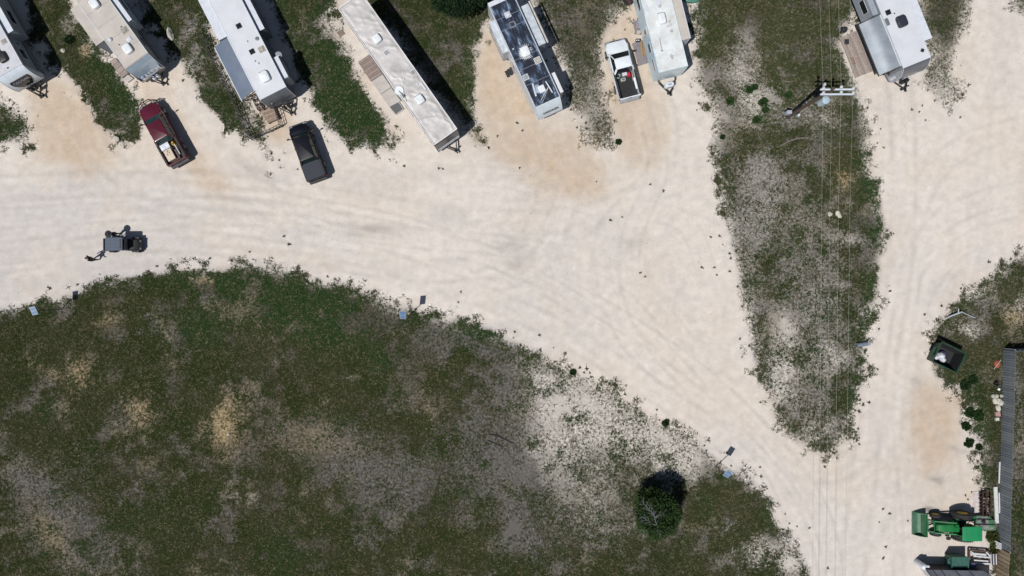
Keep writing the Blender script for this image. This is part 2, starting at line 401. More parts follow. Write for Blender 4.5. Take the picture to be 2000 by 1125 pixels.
def track(pts, gauge, w, amp, col, seed):
    """wheel ruts: two worn lines following a smooth path"""
    global soil
    P = [np.array(p, float) for p in pts]; Q = []
    P = [2*P[0]-P[1]] + P + [2*P[-1]-P[-2]]
    for i in range(1, len(P)-2):
        for t in np.linspace(0, 1, 7)[:-1]:
            Q.append(.5*((2*P[i])+(-P[i-1]+P[i+1])*t+(2*P[i-1]-5*P[i]+4*P[i+1]-P[i+2])*t*t+(-P[i-1]+3*P[i]-3*P[i+1]+P[i+2])*t**3))
    Q = np.array(Q)
    for sgn in (-1, 1):
        T = np.gradient(Q, axis=0); T /= np.linalg.norm(T, axis=1)[:, None]+1e-6
        R_ = Q + sgn*gauge/2*np.stack([-T[:,1], T[:,0]], 1)
        D = np.full(GX.shape, 1e3, np.float32)
        for a, b in zip(R_[:-1], R_[1:]):
            x0, x1 = sorted((a[0], b[0])); y0, y1 = sorted((a[1], b[1]))
            i0 = int(max(0, (x0-20-RX0)/RS)); i1 = int(min(NX, (x1+20-RX0)/RS+1)); j0 = int(max(0, (y0-20-RY0)/RS)); j1 = int(min(NY, (y1+20-RY0)/RS+1))
            if i1 <= i0 or j1 <= j0: continue
            q = (slice(j0, j1), slice(i0, i1)); dx = b[0]-a[0]; dy = b[1]-a[1]
            t = np.clip(((GX[q]-a[0])*dx+(GY[q]-a[1])*dy)/(dx*dx+dy*dy+1e-6), 0, 1)
            D[q] = np.minimum(D[q], np.hypot(GX[q]-a[0]-t*dx, GY[q]-a[1]-t*dy))
        n_ = fbm(GX, GY, 55, seed+sgn, 3)
        soil = lay(soil, col, sstep(w, 0, D)*amp*.65*np.clip(n_*2.4-.55, 0, 1))
        soil = lay(soil, (.63,.585,.53), sstep(w*1.2, 0, np.abs(D-w*1.5))*amp*.45*np.clip(n_*2.2-.6, 0, 1))
dk = (.44,.40,.365)
TR_ = [([(-50,430),(200,415),(450,405),(700,440),(950,500),(1150,590),(1350,720),(1500,860),(1600,1000),(1640,1180)],.7),
 ([(-50,520),(200,482),(420,460),(640,482),(850,545),(1050,625),(1250,745),(1420,865),(1540,1000),(1590,1180)],.6),
 ([(-50,370),(200,360),(420,362),(700,400),(900,430),(1100,430),(1250,380),(1300,280),(1285,170)],.6),
 ([(330,180),(380,260),(450,330),(560,395),(800,445),(1000,520),(1200,640)],.6),
 ([(1040,230),(1075,320),(1060,420),(1000,500),(850,530),(600,500),(300,470),(-50,500)],.7),
 ([(1085,250),(1110,350),(1090,430),(1040,520),(900,560)],.6),
 ([(1260,200),(1285,330),(1230,480),(1260,640),(1380,780),(1520,930),(1600,1180)],.6),
 ([(1720,1180),(1735,900),(1760,650),(1800,480),(1900,400),(2100,360)],.6),
 ([(1660,1180),(1690,900),(1745,600),(1765,400),(1760,200),(1740,100)],.6),
 ([(1790,1180),(1780,1000),(1765,850),(1770,700),(1810,560),(1900,470),(2100,420)],.5),
 ([(2100,250),(1950,260),(1830,330),(1770,470),(1745,650)],.5),
 ([(160,190),(190,290),(280,360),(450,390),(650,400)],.5), ([(560,360),(620,420),(760,460),(980,480),(1180,520),(1300,620),(1420,800)],.5),
 ([(1180,470),(1190,560),(1230,660),(1330,760)],.6), ([(1480,870),(1560,910),(1640,915),(1700,860),(1730,740)],.5),
 ([(700,300),(850,340),(1000,350),(1150,400),(1330,430),(1390,560)],.45)]
for k, (pts, am) in enumerate(TR_): track(pts, 38+4*(k % 3), 5+(k % 3)*1.5, am, dk, 500+k*7)
# fine directional scuffing of the driven surface
sc = fbm(GX*.35+GY*.9, GY*.35-GX*.9*.15, 7, 601, 3)
soil = soil*(1+.04*(sc[...,None]-.5)*2)
sc2 = fbm(GX, GY, 11, 605, 4); soil = soil*(1+.05*(sc2[...,None]-.5)*2)
# under and between the plants: dark thatch and grey-brown earth, pale limestone where bare
earth = np.zeros_like(soil); earth[:] = (.070,.064,.047)
e1 = fbm(GX, GY, 70, 121, 4)
earth = lay(earth, (.105,.095,.080), sstep(.40,.62,e1))
earth = lay(earth, (.16,.14,.09), sstep(.5,.7,fbm(GX,GY,50,133,4))*.6)
palef = blobs([(1110,900,110,90,0,.45),(1170,1000,90,80,0,.3),(1440,560,40,180,0,.25),(1560,720,90,140,0,.35),(1060,735,50,30,25,1.),(1110,800,80,50,20,1.),(1180,790,80,40,25,1.),(1100,860,70,50,0,.75),(1290,850,60,36,20,1.1),(1320,900,56,50,0,1.3),(1210,860,60,40,0,.8),(1050,900,30,40,0,.7),(1490,1085,50,44,0,.8),(1550,1100,24,40,0,1.),(1420,1060,50,50,0,.25),
 (870,620,16,12,0,1.),(1450,150,60,80,0,.7),(1480,190,50,50,0,.6),(1540,645,24,40,0,1.),(1520,745,30,46,0,1.),(1460,640,20,60,0,.6),(1620,700,40,30,0,.7),(1600,850,40,30,0,.7),(1660,470,26,16,0,.7),(1640,560,16,60,0,.6),(1690,640,16,60,0,.4),
 (1620,230,24,30,0,.7),(1900,560,60,34,-30,.8),(1850,610,24,40,0,.6),(1985,610,20,30,0,.8),(1890,640,30,20,0,.8),(1895,815,30,40,0,1.2),(1900,880,24,40,0,1.),(1870,760,30,30,0,.6),(1850,180,60,40,0,1.),(1890,60,20,70,0,.6),(1830,110,16,40,0,.5),
 (650,45,34,34,0,.9),(700,130,26,60,-33,.9),(745,210,20,50,-35,.9),(790,290,40,20,0,.7),(630,240,26,26,0,.5),(455,170,18,80,-28,.1),(1150,230,50,80,0,.45),(1130,290,40,40,0,.8),(940,100,14,90,0,.7),(945,270,20,30,0,.4),(525,305,30,30,0,1.2),(1215,30,24,24,0,.6),(230,265,20,10,0,.7),(480,262,26,14,20,.5),
 (30,930,30,40,-35,.12),(470,975,30,8,0,.5),(350,935,40,12,0,.4)], .5, 141)
edge = 1 - sstep(.55, .95, near)
earth = lay(earth, (.46,.425,.375), palef*(.35+1.1*fbm(GX,GY,24,151,3)))
earth = earth*(1-.9*np.clip(edge,0,1)[...,None]) + soil*.92*(.9*np.clip(edge,0,1)[...,None])
greyf = blobs([(780,940,150,90,0,.5),(960,880,110,110,0,.7),(1050,1040,90,80,0,.6),(1560,450,120,180,0,.7),(850,655,70,26,10,1.),(905,650,50,26,20,.9),(960,690,60,30,30,.7),(990,750,40,50,0,.8),(960,900,60,50,0,.9),(1010,1000,60,130,0,.8),(700,920,90,60,0,.8),(770,980,90,60,0,.6),(600,845,110,44,5,.7),(120,1010,70,110,-35,.9),(60,940,50,80,-35,.8),(180,1080,50,70,-38,.7),(400,780,60,40,0,.2),
 (1480,340,70,60,0,.8),(1470,430,60,90,0,.8),(1600,560,60,80,0,.6),(1600,780,40,60,0,.7),(1550,200,60,50,0,1.),(370,60,24,40,0,.9),(380,120,24,40,20,.9),(460,170,20,90,-28,.5),(130,40,24,40,0,.8),(170,90,24,30,0,.5),(640,235,24,24,0,.7),(1600,640,30,60,0,.7),(1985,800,26,140,0,.6),(1155,200,30,60,0,.4),(440,700,200,40,0,.1)], .5, 161)
fieldd = M_['V1'][...,None]
earth = lay(earth, (.25,.232,.205), greyf*.8*(.3+1.2*fbm(GX,GY,30,171,3))*(1-M_['V1']))
earth = lay(earth, (.112,.104,.092), greyf*.85*(.2+1.3*fbm(GX,GY,30,171,3))*M_['V1'])
tanv = blobs([(440,825,34,54,10,1.3),(272,800,28,40,0,1.),(150,735,34,44,20,.9),(80,718,36,14,20,.8),(195,622,28,16,0,.7),(600,860,90,40,0,.3),(100,1045,26,60,-35,.5),(1640,330,22,30,0,.9),(1650,350,16,20,0,.9),(1975,625,26,20,0,1.),(165,100,16,22,0,1.),(1165,290,16,34,0,.5),(940,275,24,30,0,.8),(1930,555,40,14,-30,.1),(400,545,60,10,15,.8),(820,790,60,40,0,.15)], .4, 181)
earth = lay(earth, (.30,.23,.13), tanv*.8)
ew = sstep(.30,.62,near)*np.maximum(sstep(.06,.30,blur(dens,3)), sstep(.86,.97,blur(veg_hard,13)))
soil = soil*(1-ew[...,None]) + earth*ew[...,None]
# plant colour -------------------------------------------------
gcol = np.zeros_like(soil); gcol[:] = (.030,.043,.010)
gcol = lay(gcol, (.046,.052,.019), sstep(.42,.62,fbm(GX,GY,60,201,4))*.8)
gcol = lay(gcol, (.055,.056,.026), sstep(.52,.70,fbm(GX,GY,30,211,4))*.6)
lush = blobs([(1708,300,14,120,-6,.9),(1722,430,12,60,0,1.),(1700,600,16,120,5,.7),(1670,780,14,60,8,.6),(1600,120,120,120,0,.35),(1450,700,20,120,-8,.4),(570,600,150,50,8,1.),(380,640,90,50,0,.8),(480,560,150,30,5,.6),(650,640,90,50,10,.9),(755,705,40,26,0,.8),(770,770,30,20,0,.6),(620,620,60,30,0,.4),(80,800,40,30,0,.6),(300,1020,90,60,0,.3),(560,1070,60,50,0,.5),(840,890,20,20,0,.7),(900,660,60,14,28,.7),(940,640,50,10,25,1.),(60,590,40,10,-10,.6),
 (700,210,60,110,-35,1.),(620,60,50,80,-20,.7),(660,160,50,60,0,.8),(230,170,34,80,-35,.9),(40,260,40,30,0,.9),(180,30,34,40,0,.5),(420,200,20,50,-35,.5),(320,90,20,40,0,.4),(1700,360,26,150,-3,.7),(1720,440,16,30,0,.8),(1600,300,26,60,0,.4),(1580,600,14,40,0,.6),(1560,460,20,60,0,.4),(1420,200,14,14,0,1.),(1490,215,14,24,0,1.3),(1460,175,12,12,0,1.),
 (1900,740,20,30,0,.7),(1905,830,24,26,0,1.1),(1920,900,14,90,0,.8),(1915,580,40,24,0,.8),(1985,640,26,20,0,.4),(1850,80,30,60,-20,.4),(1380,990,20,30,0,.7),(1420,930,30,20,0,.6),(1500,1000,20,40,0,.4),(1280,800,30,10,25,.4),(1980,1060,26,60,0,.6),(1570,850,20,12,0,.4),(840,90,60,90,0,.35),(920,120,16,80,0,.4),(1210,275,10,10,0,.9),(60,700,300,100,0,-.2)], .4, 221)
rim = sstep(.45,.6,near)*(1-sstep(.8,.97,blur(veg_hard,12)))
gcol = lay(gcol, (.024,.055,.014), np.clip(lush+.55*rim*fbm(GX,GY,60,227,3)+.5*clump*(thin>.18),0,1)*.95)
gcol = lay(gcol, (.070,.072,.034), blobs([(1150,220,60,80,0,.6),(860,120,80,90,0,.25),(1520,80,140,90,0,.6),(1640,250,30,120,0,.6),(1930,560,70,40,0,.5),(1400,1000,80,80,0,.4),(1480,900,40,60,0,.3),(1900,660,60,60,0,.6)],.5,231)*.8)
soil = np.clip(soil*1.03, 0.02, 1); gcol = np.clip(gcol*.66, .004, 1)

def samp(F, x, y):
    u = np.clip((x-RX0)/RS, 0, NX-1.001); v = np.clip((y-RY0)/RS, 0, NY-1.001)
    i = u.astype(int); j = v.astype(int); fu = u-i; fv = v-j
    if F.ndim == 3: fu = fu[:, None]; fv = fv[:, None]
    return (F[j, i]*(1-fu)+F[j, i+1]*fu)*(1-fv) + (F[j+1, i]*(1-fu)+F[j+1, i+1]*fu)*fv

# relief of the ground (metres)
relief = (fbm(GX,GY,60,301,4)-.5)*.10*near + (fbm(GX,GY,10,311,3)-.5)*.05*near + (fbm(GX,GY,90,321,4)-.5)*.03
flatm = 1.0

# nonuniform grid reaching the horizon
def axis(lo, hi, step, far):
    a = list(np.arange(lo, hi+.1, step)); s = step*3; x = a[-1]
    while x < far: x += s; a.append(x); s *= 1.35
    s = step*3; x = a[0]; left = []
    while x > -far: x -= s; left.append(x); s *= 1.35
    return np.array(left[::-1]+a)
ax_ = axis(-60, 2060, 3.0, 30000); ay_ = axis(-60, 1185, 3.0, 30000)
AX, AY = np.meshgrid(ax_, ay_)
fx, fy = AX.ravel(), AY.ravel()
nv = len(fx)
co = np.zeros((nv, 3), np.float32)
co[:, 0] = (fx-1000)/PPM; co[:, 1] = -(fy-562.5)/PPM
co[:, 2] = samp(relief, fx, fy)
vs_soil = samp(soil, fx, fy); vs_g = samp(gcol, fx, fy); vs_d = samp(dens, fx, fy)
nxx, nyy = len(ax_), len(ay_)
jj, ii = np.meshgrid(np.arange(nyy-1), np.arange(nxx-1), indexing='ij')
jj = jj.ravel(); ii = ii.ravel()
quads = np.stack([jj*nxx+ii, (jj+1)*nxx+ii, (jj+1)*nxx+ii+1, jj*nxx+ii+1], 1)
cxm = (ax_[ii]+ax_[ii+1])/2; cym = (ay_[jj]+ay_[jj+1])/2
cl = np.zeros(len(quads), int)
f1 = samp(field_hard.astype(np.float32), cxm, cym) > .5
f2 = samp(island_hard.astype(np.float32), cxm, cym) > .5
f3 = samp(any_hard.astype(np.float32), cxm, cym) > .5
cl[f3] = 3; cl[f2] = 2; cl[f1] = 1

def ground_mat():
    m = bpy.data.materials.new('ground_surface'); m.use_nodes = True
    nt = m.node_tree; N = nt.nodes; L = nt.links
    b = N['Principled BSDF']; b.inputs['Roughness'].default_value = .95; b.inputs['Specular IOR Level'].default_value = .15
    geo = N.new('ShaderNodeNewGeometry')
    def noise(s, d, r=.6):
        n = N.new('ShaderNodeTexNoise'); n.inputs['Scale'].default_value = s; n.inputs['Detail'].default_value = d; n.inputs['Roughness'].default_value = r
        L.new(geo.outputs['Position'], n.inputs['Vector']); return n
    def attr(a):
        n = N.new('ShaderNodeAttribute'); n.attribute_name = a; return n
    def mr(src, a, b_, c, d):
        n = N.new('ShaderNodeMapRange'); n.inputs[1].default_value = a; n.inputs[2].default_value = b_; n.inputs[3].default_value = c; n.inputs[4].default_value = d
        L.new(src, n.inputs[0]); return n.outputs[0]
    def mth(op, a, b_):
        n = N.new('ShaderNodeMath'); n.operation = op
        for k, s in enumerate((a, b_)):
            if isinstance(s, (int, float)): n.inputs[k].default_value = s
            else: L.new(s, n.inputs[k])
        return n.outputs[0]
    def mix(f, a, b_, t='MIX'):
        n = N.new('ShaderNodeMix'); n.data_type = 'RGBA'; n.blend_type = t
        if isinstance(f, (int, float)): n.inputs[0].default_value = f
        else: L.new(f, n.inputs[0])
        for k, s in ((6, a), (7, b_)):
            if isinstance(s, tuple): n.inputs[k].default_value = (*s, 1)
            else: L.new(s, n.inputs[k])
        return n.outputs[2]
    so = attr('soil'); gc = attr('plant'); de = attr('cover')
    nf = noise(4.2, 7, .75); ng = noise(15, 3, .6); nm = noise(1.3, 5, .6); npb = noise(38, 2, .5)
    # gravel and earth: pebble speckle
    sp = mr(ng.outputs[0], .3, .7, .80, 1.15)
    s2 = mr(nm.outputs[0], .3, .7, .90, 1.08)
    v1 = mth('MULTIPLY', sp, s2)
    pb = mr(npb.outputs[0], .35, .65, .86, 1.12)
    v1 = mth('MULTIPLY', v1, pb)
    cb = N.new('ShaderNodeCombineColor')
    for k in range(3): L.new(v1, cb.inputs[k])
    soilc = mix(1.0, so.outputs[0], cb.outputs[0], 'MULTIPLY')
    # thatch speckle in the planted ground
    th = mr(nf.outputs[0], .40, .62, .42, 1.4)
    cb2 = N.new('ShaderNodeCombineColor')
    for k in range(3): L.new(th, cb2.inputs[k])
    soilv = mix(1.0, soilc, cb2.outputs[0], 'MULTIPLY')
    vm = mr(de.outputs['Fac'], .12, .35, 0, 1)
    soilc = mix(vm, soilc, soilv)
    nt2 = mr(nf.outputs[0], .38, .64, .45, 1.55)
    cb3 = N.new('ShaderNodeCombineColor')
    for k in range(3): L.new(nt2, cb3.inputs[k])
    gm = mix(1.0, gc.outputs[0], cb3.outputs[0], 'MULTIPLY')
    # cover mask
    a = mth('MULTIPLY', de.outputs['Fac'], .62)
    nk = noise(3.0, 9, .8); nl = noise(.55, 6, .7)
    nsum = mth('ADD', mr(nk.outputs[0], .28, .72, 0, .62), mr(nl.outputs[0], .3, .7, -.16, .16))
    n_add = mth('ADD', a, nsum)
    mask = mr(n_add, .70, .82, 0, .93)
    col = mix(mask, soilc, gm)
    L.new(col, b.inputs['Base Color'])
    bp = N.new('ShaderNodeBump'); bp.inputs['Strength'].default_value = .5; bp.inputs['Distance'].default_value = .03
    hh = mth('ADD', ng.outputs[0], mth('MULTIPLY', npb.outputs[0], .5))
    L.new(hh, bp.inputs['Height']); L.new(bp.outputs[0], b.inputs['Normal'])
    return m
GM = ground_mat()
def ground_part(name, sel):
    q = quads[sel]
    used, inv = np.unique(q.ravel(), return_inverse=True)
    me = bpy.data.meshes.new(name)
    me.vertices.add(len(used)); me.vertices.foreach_set('co', co[used].ravel())
    me.loops.add(len(inv)); me.loops.foreach_set('vertex_index', inv.astype(np.int32))
    me.polygons.add(len(q)); me.polygons.foreach_set('loop_start', np.arange(0, 4*len(q), 4, dtype=np.int32))
    me.polygons.foreach_set('loop_total', np.full(len(q), 4, np.int32))
    me.update(calc_edges=True)
    me.polygons.foreach_set('use_smooth', np.ones(len(q), bool))
    for nm_, arr in (('soil', vs_soil), ('plant', vs_g)):
        at = me.attributes.new(nm_, 'FLOAT_COLOR', 'POINT')
        c4 = np.ones((len(used), 4), np.float32); c4[:, :3] = arr[used]
        at.data.foreach_set('color', c4.ravel())
    at = me.attributes.new('cover', 'FLOAT', 'POINT'); at.data.foreach_set('value', vs_d[used].astype(np.float32))
    me.materials.append(GM)
    o = bpy.data.objects.new(name, me); COL.objects.link(o)
    o['kind'] = 'structure'
    return o
print('ground', time.time()-T0)
ground_part('gravel_road', cl == 0)['label'] = 'pale crushed limestone road and parking area'
ground_part('grass_field', cl == 1)['label'] = 'dark patchy grass field below the curving road'
ground_part('grass_island', cl == 2)['label'] = 'long wedge of weedy ground under the power lines'
ground_part('grass_verge', cl == 3)['label'] = 'grass and weed strips between the parked trailers'

# ------------------------------------------------------------------ grass as geometry
GRASSM = bpy.data.materials.new('grass_blades'); GRASSM.use_nodes = True
_b = GRASSM.node_tree.nodes['Principled BSDF']; _b.inputs['Roughness'].default_value = .8; _b.inputs['Specular IOR Level'].default_value = .1
_a = GRASSM.node_tree.nodes.new('ShaderNodeAttribute'); _a.attribute_name = 'blade'
GRASSM.node_tree.links.new(_a.outputs[0], _b.inputs['Base Color'])

def blades(name, px, py, k, lmin, lmax, wid, hmin, hmax, cols, spread=.05, label=None, curl=1.0):
    """px, py arrays of plant places (photo pixels); k leaves each, joined into one mesh"""
    n = len(px)
    X = np.repeat((px-1000)/PPM, k); Y = np.repeat(-(py-562.5)/PPM, k)
    Z = np.repeat(samp(relief, px, py), k)
    C = np.repeat(cols, k, axis=0)
    t = RNG.random(n*k)*2*PI
    if k > 4: t = (np.tile(np.arange(k), n)*2.399 + np.repeat(RNG.random(n)*6, k))
    sz = np.repeat(RNG.random(n)*.6+.7, k)
    ln = (lmin+(lmax-lmin)*RNG.random(n*k))*sz
    h = (hmin+(hmax-hmin)*RNG.random(n*k))*sz
    w = wid*(.6+.8*RNG.random(n*k))*sz
    ox = RNG.normal(0, spread, n*k); oy = RNG.normal(0, spread, n*k)
    dx, dy = np.cos(t), np.sin(t)
    x0 = X+ox; y0 = Y+oy
    P = np.zeros((n*k, 3, 3), np.float32)
    P[:, 0] = np.stack([x0-dy*w/2, y0+dx*w/2, Z+h*.25], 1)
    P[:, 1] = np.stack([x0+dy*w/2, y0-dx*w/2, Z+h*.25], 1)
    P[:, 2] = np.stack([x0+dx*ln, y0+dy*ln, Z+h], 1)
    me = bpy.data.meshes.new(name)
    nf = n*k
    me.vertices.add(nf*3); me.vertices.foreach_set('co', P.reshape(-1))
    me.loops.add(nf*3); me.loops.foreach_set('vertex_index', np.arange(nf*3, dtype=np.int32))
    me.polygons.add(nf); me.polygons.foreach_set('loop_start', np.arange(0, nf*3, 3, dtype=np.int32)); me.polygons.foreach_set('loop_total', np.full(nf, 3, np.int32))
    me.update(calc_edges=True)
    at = me.attributes.new('blade', 'FLOAT_COLOR', 'FACE')
    c4 = np.ones((nf, 4), np.float32); c4[:, :3] = C*(.7+.6*RNG.random((nf, 1)))
    at.data.foreach_set('color', c4.ravel())
    me.materials.append(GRASSM)
    o = bpy.data.objects.new(name, me); COL.objects.link(o)
    tag(o, label, None, None, 'stuff')
    return o
NC = 1150000
cx = RNG.random(NC)*2160-80; cy = RNG.random(NC)*1290-80
d = samp(dens, cx, cy)
keep = RNG.random(NC) < (d**2.1)*.62
cx, cy, d = cx[keep], cy[keep], d[keep]
cc = samp(gcol, cx, cy)*1.35
dry = RNG.random(len(cx)) < (.10+.22*samp(fbm(GX,GY,34,401,3), cx, cy))
cc[dry] = np.array([.13,.115,.07])*(.6+.6*RNG.random((dry.sum(),1)))
print('tufts', len(cx))
m1 = samp(field_hard.astype(np.float32), cx, cy) > .5
m2 = (samp(island_hard.astype(np.float32), cx, cy) > .5) & ~m1
blades('field_grass', cx[m1], cy[m1], 3, .06, .17, .050, .03, .10, cc[m1], label='short dark grass of the field, dry in patches')
blades('island_grass', cx[m2], cy[m2], 3, .06, .17, .055, .03, .11, cc[m2], label='grass and weeds of the wedge under the power lines')
m3 = ~m1 & ~m2
blades('verge_grass', cx[m3], cy[m3], 3, .06, .18, .050, .03, .11, cc[m3], label='grass of the strips between the parked trailers')
# loose broad-leaved weeds thickening along every edge
NW = 60000
cx = RNG.random(NW)*2160-80; cy = RNG.random(NW)*1290-80
e = samp(blur(veg_hard, 7), cx, cy); e2 = samp(blur(veg_hard, 14), cx, cy)
pr = np.where(e < .5, np.clip(e*1.1+e2*.10, 0, 1)*.45, np.clip((1-e)*1.0, 0, .5)+.05)
pr *= .8*np.clip(samp(fbm(GX,GY,50,411,3), cx, cy)*3.4-1.2, 0, 1.4)*(.25+.9*samp(rag, cx, cy))
keep = RNG.random(NW) < pr*.5
cx, cy = cx[keep], cy[keep]
sx = np.array([(1425,530),(1498,525),(1370,522),(1395,522),(1400,537),(1250,533),(1260,540),(1192,430),(1215,424),(1005,648),(1388,463),(1405,461),(1425,495),(1427,505),(1146,720),(1152,728),(1132,718),(1170,742),(1220,770),(1240,780),(1282,800),(865,330),(857,329),(640,540),(655,545),(410,505),(378,505),(307,520),(1508,390),(1875,229),(1807,235),(1795,219),(1780,214),(1672,862),(1724,994),(1737,1003),(1717,1020),(1724,1090),(1616,1109),(1730,1068),(1773,1017),(1885,968),(1890,975),(1165,355),(1270,360),(1295,373),(900,570),(895,590),(555,462),(565,477),(94,561),(1015,328),(1010,240),(1020,255),(530,300),(545,313),(290,530),(272,540),(152,556),(98,563)], float)
cx = np.concatenate([cx, sx[:,0]]); cy = np.concatenate([cy, sx[:,1]])
cw = np.tile(np.array([[.040,.052,.024]]), (len(cx),1))*(.6+.9*RNG.random((len(cx),1)))
cw[RNG.random(len(cx)) < .25] = (.085,.062,.045)
print('weeds', len(cx))
blades('edge_weeds', cx, cy, 11, .06, .20, .065, .04, .14, cw, .02, label='low broad leaved weeds scattered along the gravel edges')
# loose stones on the gravel and in the field
def stones(name, n, mask, smin, smax, m, label):
    x = RNG.random(n*4)*2100-50; y = RNG.random(n*4)*1225-50
    pr_ = samp(mask, x, y); kp = np.nonzero(RNG.random(n*4) < pr_)[0][:n]
    base = np.array([(1,0,0),(-.5,.87,0),(-.5,-.87,0),(.25,.3,.75)])
    V = []; F = []
    for q in kp:
        s = smin+(smax-smin)*RNG.random()**2; a = RNG.random()*6
        b = base*s*(.7+.6*RNG.random((4,1)))
        ca, sa = math.cos(a), math.sin(a)
        bx = b[:,0]*ca-b[:,1]*sa+(x[q]-1000)/PPM; by = b[:,0]*sa+b[:,1]*ca-(y[q]-562.5)/PPM
        z0 = float(samp(relief, x[q:q+1], y[q:q+1])[0])
        k = len(V); V += list(zip(bx, by, b[:,2]+z0)); F += [(k,k+1,k+3),(k+1,k+2,k+3),(k+2,k,k+3)]
    me = bpy.data.meshes.new(name); me.from_pydata(V, [], F); me.materials.append(m)
    o = bpy.data.objects.new(name, me); COL.objects.link(o); tag(o, label, None, None, 'stuff')
stones('loose_stones', 2600, (veg_hard*.5+.15).astype(np.float32), .02, .07, mat('limestone_chip', (.36,.335,.29), .9), 'loose pale limestone chips lying on the ground')

print('ground total', time.time()-T0)
# ------------------------------------------------------------------ shared materials
WHITE = mat('white_gelcoat', (.58,.61,.66), .35, var=.05, coat=.3)
OFFW = mat('off_white_roof', (.60,.61,.62), .7, var=.05, scale=1.2)
TANR = mat('tan_rubber_roof', (.46,.42,.38), .75, var=.06, scale=1.0)
GREYW = mat('grey_wall', (.27,.30,.34), .45, var=.05)
DGREYW = mat('dark_grey_wall', (.13,.145,.17), .45, var=.06)
GLASS = mat('dark_glass', (.012,.015,.02), .06, var=.1, spec=.8)
BLK = mat('black_plastic', (.018,.018,.02), .5)
RUB = mat('rubber', (.022,.022,.024), .85)
STEEL = mat('steel', (.35,.36,.37), .4, metal=.8)
ALU = mat('painted_aluminium', (.55,.57,.60), .4, var=.05)
BSTEEL = mat('black_steel', (.02,.02,.022), .55)
SHROUD = mat('air_conditioner_shroud', (.68,.71,.73), .5, var=.04)
BEIGE = mat('aged_vent_plastic', (.42,.40,.34), .7)
SEAL = mat('roof_sealant', (.30,.28,.26), .8)

def wheel(parent, x, y, r, w, rimcol=STEEL, name='wheel'):
    """tyre is the part, rim its sub-part; axle along local x"""
    M = Matrix.Translation((x, y, r)) @ Matrix.Rotation(PI/2, 4, 'Y')
    t = MB().lathe([(r*.6,-w/2),(r*.92,-w/2),(r,-w*.36),(r,w*.36),(r*.92,w/2),(r*.6,w/2),(r*.58,0),(r*.6,-w/2)], 20, M, False).build(name, RUB, parent, True)
    sg = 1 if x > 0 else -1
    M2 = Matrix.Translation((x, y, r)) @ Matrix.Rotation(PI/2*sg, 4, 'Y')
    MB().lathe([(r*.6,0),(r*.6,w*.52),(r*.5,w*.42),(r*.2,w*.44),(r*.16,w*.5)], 14, M2).build('rim', rimcol, t, True)
    return t

def ac_unit(root, x, y, z, sx=.72, sy=.95, m=SHROUD, h=.30, tilt=0):
    """roof air conditioner with a rounded shroud"""
    b = MB()
    def ring(k, zz):
        out = []
        for i in range(20):
            t = 2*PI*i/20
            c, s = math.cos(t), math.sin(t)
            e = 2/5.0
            out.append((x+sx/2*k*abs(c)**e*(1 if c > 0 else -1), y+sy/2*k*abs(s)**e*(1 if s > 0 else -1)*(1.0 if s < 0 else .94), z+zz))
        return out
    b.loft([ring(.9, 0), ring(1, .05), ring(.98, h*.6), ring(.90, h*.9), ring(.74, h)])
    o = b.build('air_conditioner', m, root, True)
    MB().box(x-sx*.36, x+sx*.36, y-sy*.5-.012, y-sy*.5+.05, z+.06, z+h*.6).build('grille', BLK, o)
    for k in (-1, 1): MB().box(x+k*sx*.2-.012, x+k*sx*.2+.012, y-sy*.3, y+sy*.3, z+h-.012, z+h+.008).build('shroud_rib', m, o)
    return o
def roof_vent(root, x, y, z, s=.40, m=WHITE, lid=None, name='roof_vent'):
    b = MB()
    for k in (-1, 1):
        b.box(x-s/2, x+s/2, y+k*(s/2-.03)-.03, y+k*(s/2-.03)+.03, z, z+.06)
        b.box(x+k*(s/2-.03)-.03, x+k*(s/2-.03)+.03, y-s/2+.06, y+s/2-.06, z, z+.06)
    o = b.build(name, m, root)
    MB().rbox(x, y, z+.02, z+.10, s*.70, s*.70, .05, .03, .03).build('lid', lid or m, o, True)
    return o
def plumbing(root, x, y, z, r=.06, m=WHITE):
    return MB().lathe([(r*.8,0),(r,.03),(r,.10),(r*.5,.13)], 10, Matrix.Translation((x,y,z))).build('plumbing_vent', m, root, True)
def dome(root, x, y, z, r=.16, m=WHITE):
    return MB().lathe([(r,0),(r,.04),(r*.85,.12),(r*.5,.19),(r*.1,.21)], 14, Matrix.Translation((x,y,z))).build('antenna_dome', m, root, True)

def win(parent, side, y0, y1, z0, z1, xw, fr=ALU, name='window'):
    """window on a side wall at x = side*xw; frame is the part, the pane its sub-part"""
    s = side; b = MB(); t = .035
    xa, xb = sorted((s*(xw+.001), s*(xw+.022)))
    b.box(xa, xb, y0, y1, z0, z0+t).box(xa, xb, y0, y1, z1-t, z1).box(xa, xb, y0, y0+t, z0+t, z1-t).box(xa, xb, y1-t, y1, z0+t, z1-t)
    o = b.build(name, fr, parent)
    xa, xb = sorted((s*(xw+.001), s*(xw+.010)))
    MB().box(xa, xb, y0+t, y1-t, z0+t, z1-t).build('pane', GLASS, o)
    return o

